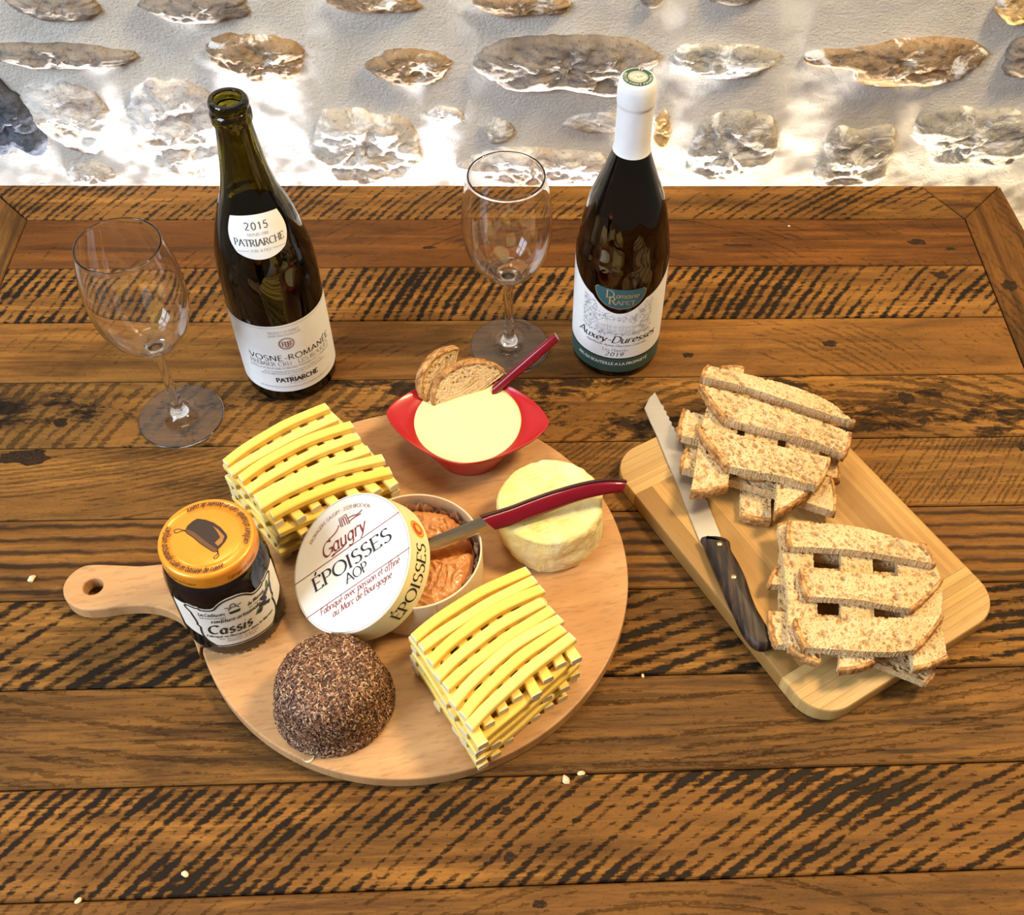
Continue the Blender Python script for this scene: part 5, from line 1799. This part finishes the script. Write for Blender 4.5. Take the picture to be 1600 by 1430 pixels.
ar = sum(P[i-1][0]*P[i][1]-P[i][0]*P[i-1][1] for i in range(len(P)))
if ar < 0: P = P[::-1]
V, Fc = plate([P], [(0, .0045), (.0012, .0022), (.0035, .0004), (.0060, 0), (.0090, .0006), (.0112, .0022), (.0125, .0050)])
obj('handle', V, Fc, WENGE, bk, 50)
brass = plain('rivet_brass', (0.62, 0.48, 0.24), 0.3, metal=0.9)
for x, y in ((.1706, -.0615), (.1782, -.0935)):
    V, Fc = lathe([(.0023, .0110), (.0023, .0126), (.0020, .0129), (.0002, .0130)], 20)
    V, Fc = shift((V, Fc), (x-.150, y, 0))
    obj('rivet', V, Fc, brass, bk, 'all')

# table knife with a red handle cutting the boxed cheese
RH = NT('red_pearl_handle')
rn1 = RH.noise(RH.map((25, 120, 120)), 1.0, 3)
REDH = RH.set(color=RH.mix(rn1, (0.20, 0.004, 0.014), (0.12, 0.002, 0.008)), rough=0.22, coat=0.25, coatr=0.08, spec=0.3)


def thick_poly(top, bot, nrm, half, rnd_in, o):
    """rounded slab between a top and a bottom polyline lying in a plane with normal nrm"""
    n = len(top)
    N = Vector(nrm).normalized()
    V, Fc = [], []
    sec = [(0, .0), (.10, .75), (.30, 1.0), (.70, 1.0), (.90, .75), (1.0, .0)]
    for i in range(n):
        a, b = Vector(top[i]), Vector(bot[i])
        pts = [(s, h) for s, h in sec]+[(s, -h) for s, h in sec[-2:0:-1]]
        for s, h in pts:
            V.append(tuple(a.lerp(b, s)+N*h*half-o))
    m_ = 10
    for i in range(n-1):
        for j in range(m_):
            a, b = i*m_+j, i*m_+(j+1) % m_
            Fc.append((a, a+m_, b+m_, b))
    Fc.append(tuple(range(m_))[::-1]); Fc.append(tuple((n-1)*m_+j for j in range(m_)))
    return V, Fc


def fix(o):
    bmm = bmesh.new(); bmm.from_mesh(o.data); bmesh.ops.recalc_face_normals(bmm, faces=bmm.faces); bmm.to_mesh(o.data); bmm.free()
    return o


kn = (-.1686, .8122, -.5585)
ko = Vector((.030, -.048, .070))
ck = thing('cheese_knife', 'red handled table knife cutting the boxed cheese, its handle over the round yellow cheese', 'knife', tuple(ko))
top = catmull([(-.0253, -.0606, .0730), (-.0032, -.0543, .0754), (.0140, -.0488, .0784), (.0315, -.0433, .0808), (.0526, -.0376, .0827), (.0700, -.0341, .0830), (.0850, -.0325, .0812), (.0917, -.0321, .0791)], 4)
botm = catmull([(-.0132, -.0657, .0619), (-.0021, -.0630, .0625), (.0150, -.0575, .0650), (.0315, -.0525, .0676), (.0490, -.0470, .0708), (.0640, -.0430, .0722), (.0790, -.0396, .0726), (.0861, -.0381, .0721)], 4)
fix(obj('handle', *thick_poly(top, botm, kn, .0042, 0, ko), REDH, ck, 50))
edge = [tuple(Vector(p)+Vector(kn)*0.0-Vector((0, 0, 0))) for p in top]
# dark liner line along the back of the handle
t2 = [tuple(Vector(a)+(Vector(a)-Vector(b)).normalized()*.0006) for a, b in zip(top, botm)]
t3 = [tuple(Vector(a)+(Vector(b)-Vector(a)).normalized()*.0006) for a, b in zip(top, botm)]
fix(obj('handle_back', *thick_poly(t2, t3, kn, .0026, 0, ko), plain('handle_back_dark', (.03, .004, .006), .25, coat=.4), ck, 50))
e1v = (Vector((-.0253, -.0606, .0730))-Vector((-.0662, -.0720, .0687))).normalized()
dwn = (Vector((-.0132, -.0657, .0619))-Vector((-.0253, -.0606, .0730))); dwn = (dwn-e1v*dwn.dot(e1v)).normalized()
b_top, b_bot = [], []
for i in range(13):
    t_ = i/12
    p = Vector((-.0225, -.0596, .0728)).lerp(Vector((-.0860, -.0782, .0560)), t_)
    wdt = .0125*(1-.55*max(0, t_-.6)/.4)
    b_top.append(tuple(p)); b_bot.append(tuple(p+dwn*wdt))
fix(obj('blade', *thick_poly(b_top, b_bot, kn, .0007, 0, ko), plain('polished_steel', (.72, .63, .50), .2, metal=1.0), ck))

# red knife standing in the melted cheese
so = Vector((-.0168, .0896, .0500))
sk_ = thing('spreading_knife', 'red handled spreader standing in the melted cheese beside the bread', 'knife', tuple(so))
pA, pB = Vector((-.0175, .0885, .0515)), Vector((.0404, .1102, .1000))
axv = (pB-pA).normalized()
view = (Vector(CAM_POS)-(pA+pB)/2).normalized()
sd_ = Vector((.30, -.62, .72)); sd_ = (sd_-axv*sd_.dot(axv)).normalized()
wv_ = axv.cross(sd_)
tp_, bt2 = [], []
for i in range(11):
    t_ = i/10
    p = pA.lerp(pB, t_)+sd_*(.0020*math.sin(pi*t_))
    hw = .0036+.0008*math.sin(pi*t_)+.0004*t_
    tp_.append(tuple(p+wv_*hw+axv*(-.003 if i == 0 else (-.0015 if i == 10 else 0)))); bt2.append(tuple(p-wv_*hw+axv*(.004 if i == 0 else 0)))
fix(obj('handle', *thick_poly(tp_, bt2, sd_, .0034, 0, so), REDH, sk_, 50))
tp_, bt2 = [], []
for i in range(7):
    t_ = i/6
    p = pA.lerp(pA-axv*.030, t_)
    tp_.append(tuple(p+wv_*.0034*(1-.4*t_**3))); bt2.append(tuple(p-wv_*.0034*(1-.4*t_**3)))
fix(obj('blade', *thick_poly(tp_, bt2, sd_, .0007, 0, so), STEEL, sk_))

# ------------------------------------------------------------------ crumbs on the table
cm1 = plain('crumb_pale', (0.72, 0.55, 0.34), 0.8)
CR = [((.305, .3717), .0013, 'tiny pale crumb on the reddish plank right of the sealed bottle'), ((-.3935, -.0647), .0026, 'pale crumb on the plank left of the board handle'),
      ((-.2285, -.3066), .0020, 'pale crumb on the plank at the front left'), ((-.297, -.3226), .0018, 'pale crumb near the seam at the front left corner'),
      ((.0369, -.248), .0026, 'pale crumb just below the front of the round board'), ((.0484, -.243), .0020, 'crumb lying on the seam in front of the round board'),
      ((.1008, -.165), .0013, 'tiny crumb on the plank between the two boards')]
for k, ((x, y), s, lb) in enumerate(CR):
    V, Fc = [], []
    bmm = bmesh.new()
    bmesh.ops.create_icosphere(bmm, subdivisions=2, radius=s)
    for v in bmm.verts:
        v.co *= 1+.45*noise.noise(v.co*420+Vector((k*3.1, 0, 0)))
        v.co.x *= 1.35; v.co.z = max(v.co.z*.7, -s*.45)+s*.45
    me = bpy.data.meshes.new('bread_crumb'); bmm.to_mesh(me); bmm.free()
    me.materials.append(cm1)
    o = bpy.data.objects.new('bread_crumb', me); COL.objects.link(o)
    o.location = (x, y, 0); o.rotation_euler = (0, 0, k*1.3)
    tag(o, lb, 'crumb', 'crumbs scattered on the table')
sh = [(-.0040, .0010), (-.0018, -.0004), (.0008, -.0002), (.0028, .0014), (.0040, .0040)]
sh = catmull(sh, 4)
V, Fc = [], []
for i, (x, y) in enumerate(sh):
    w = .0006*math.sin(pi*(i+.6)/(len(sh)+.2))+.0002
    V += [(x-w*.6, y+w, 0), (x+w*.6, y-w, 0), (x+w*.6, y-w, .0009), (x-w*.6, y+w, .0009)]
for i in range(len(sh)-1):
    for j in range(4):
        a, b = i*4+j, i*4+(j+1) % 4
        Fc.append((a, a+4, b+4, b))
Fc += [(0, 1, 2, 3), tuple(len(V)-4+j for j in (3, 2, 1, 0))]
o = fix(obj('cheese_shred', V, Fc, plain('shred_pale', (.75, .62, .38), .6), None, 'all', (-.1500, -.2335, BT)))
tag(o, 'thin curled pale shred on the board below the brown coated cheese', 'crumb')
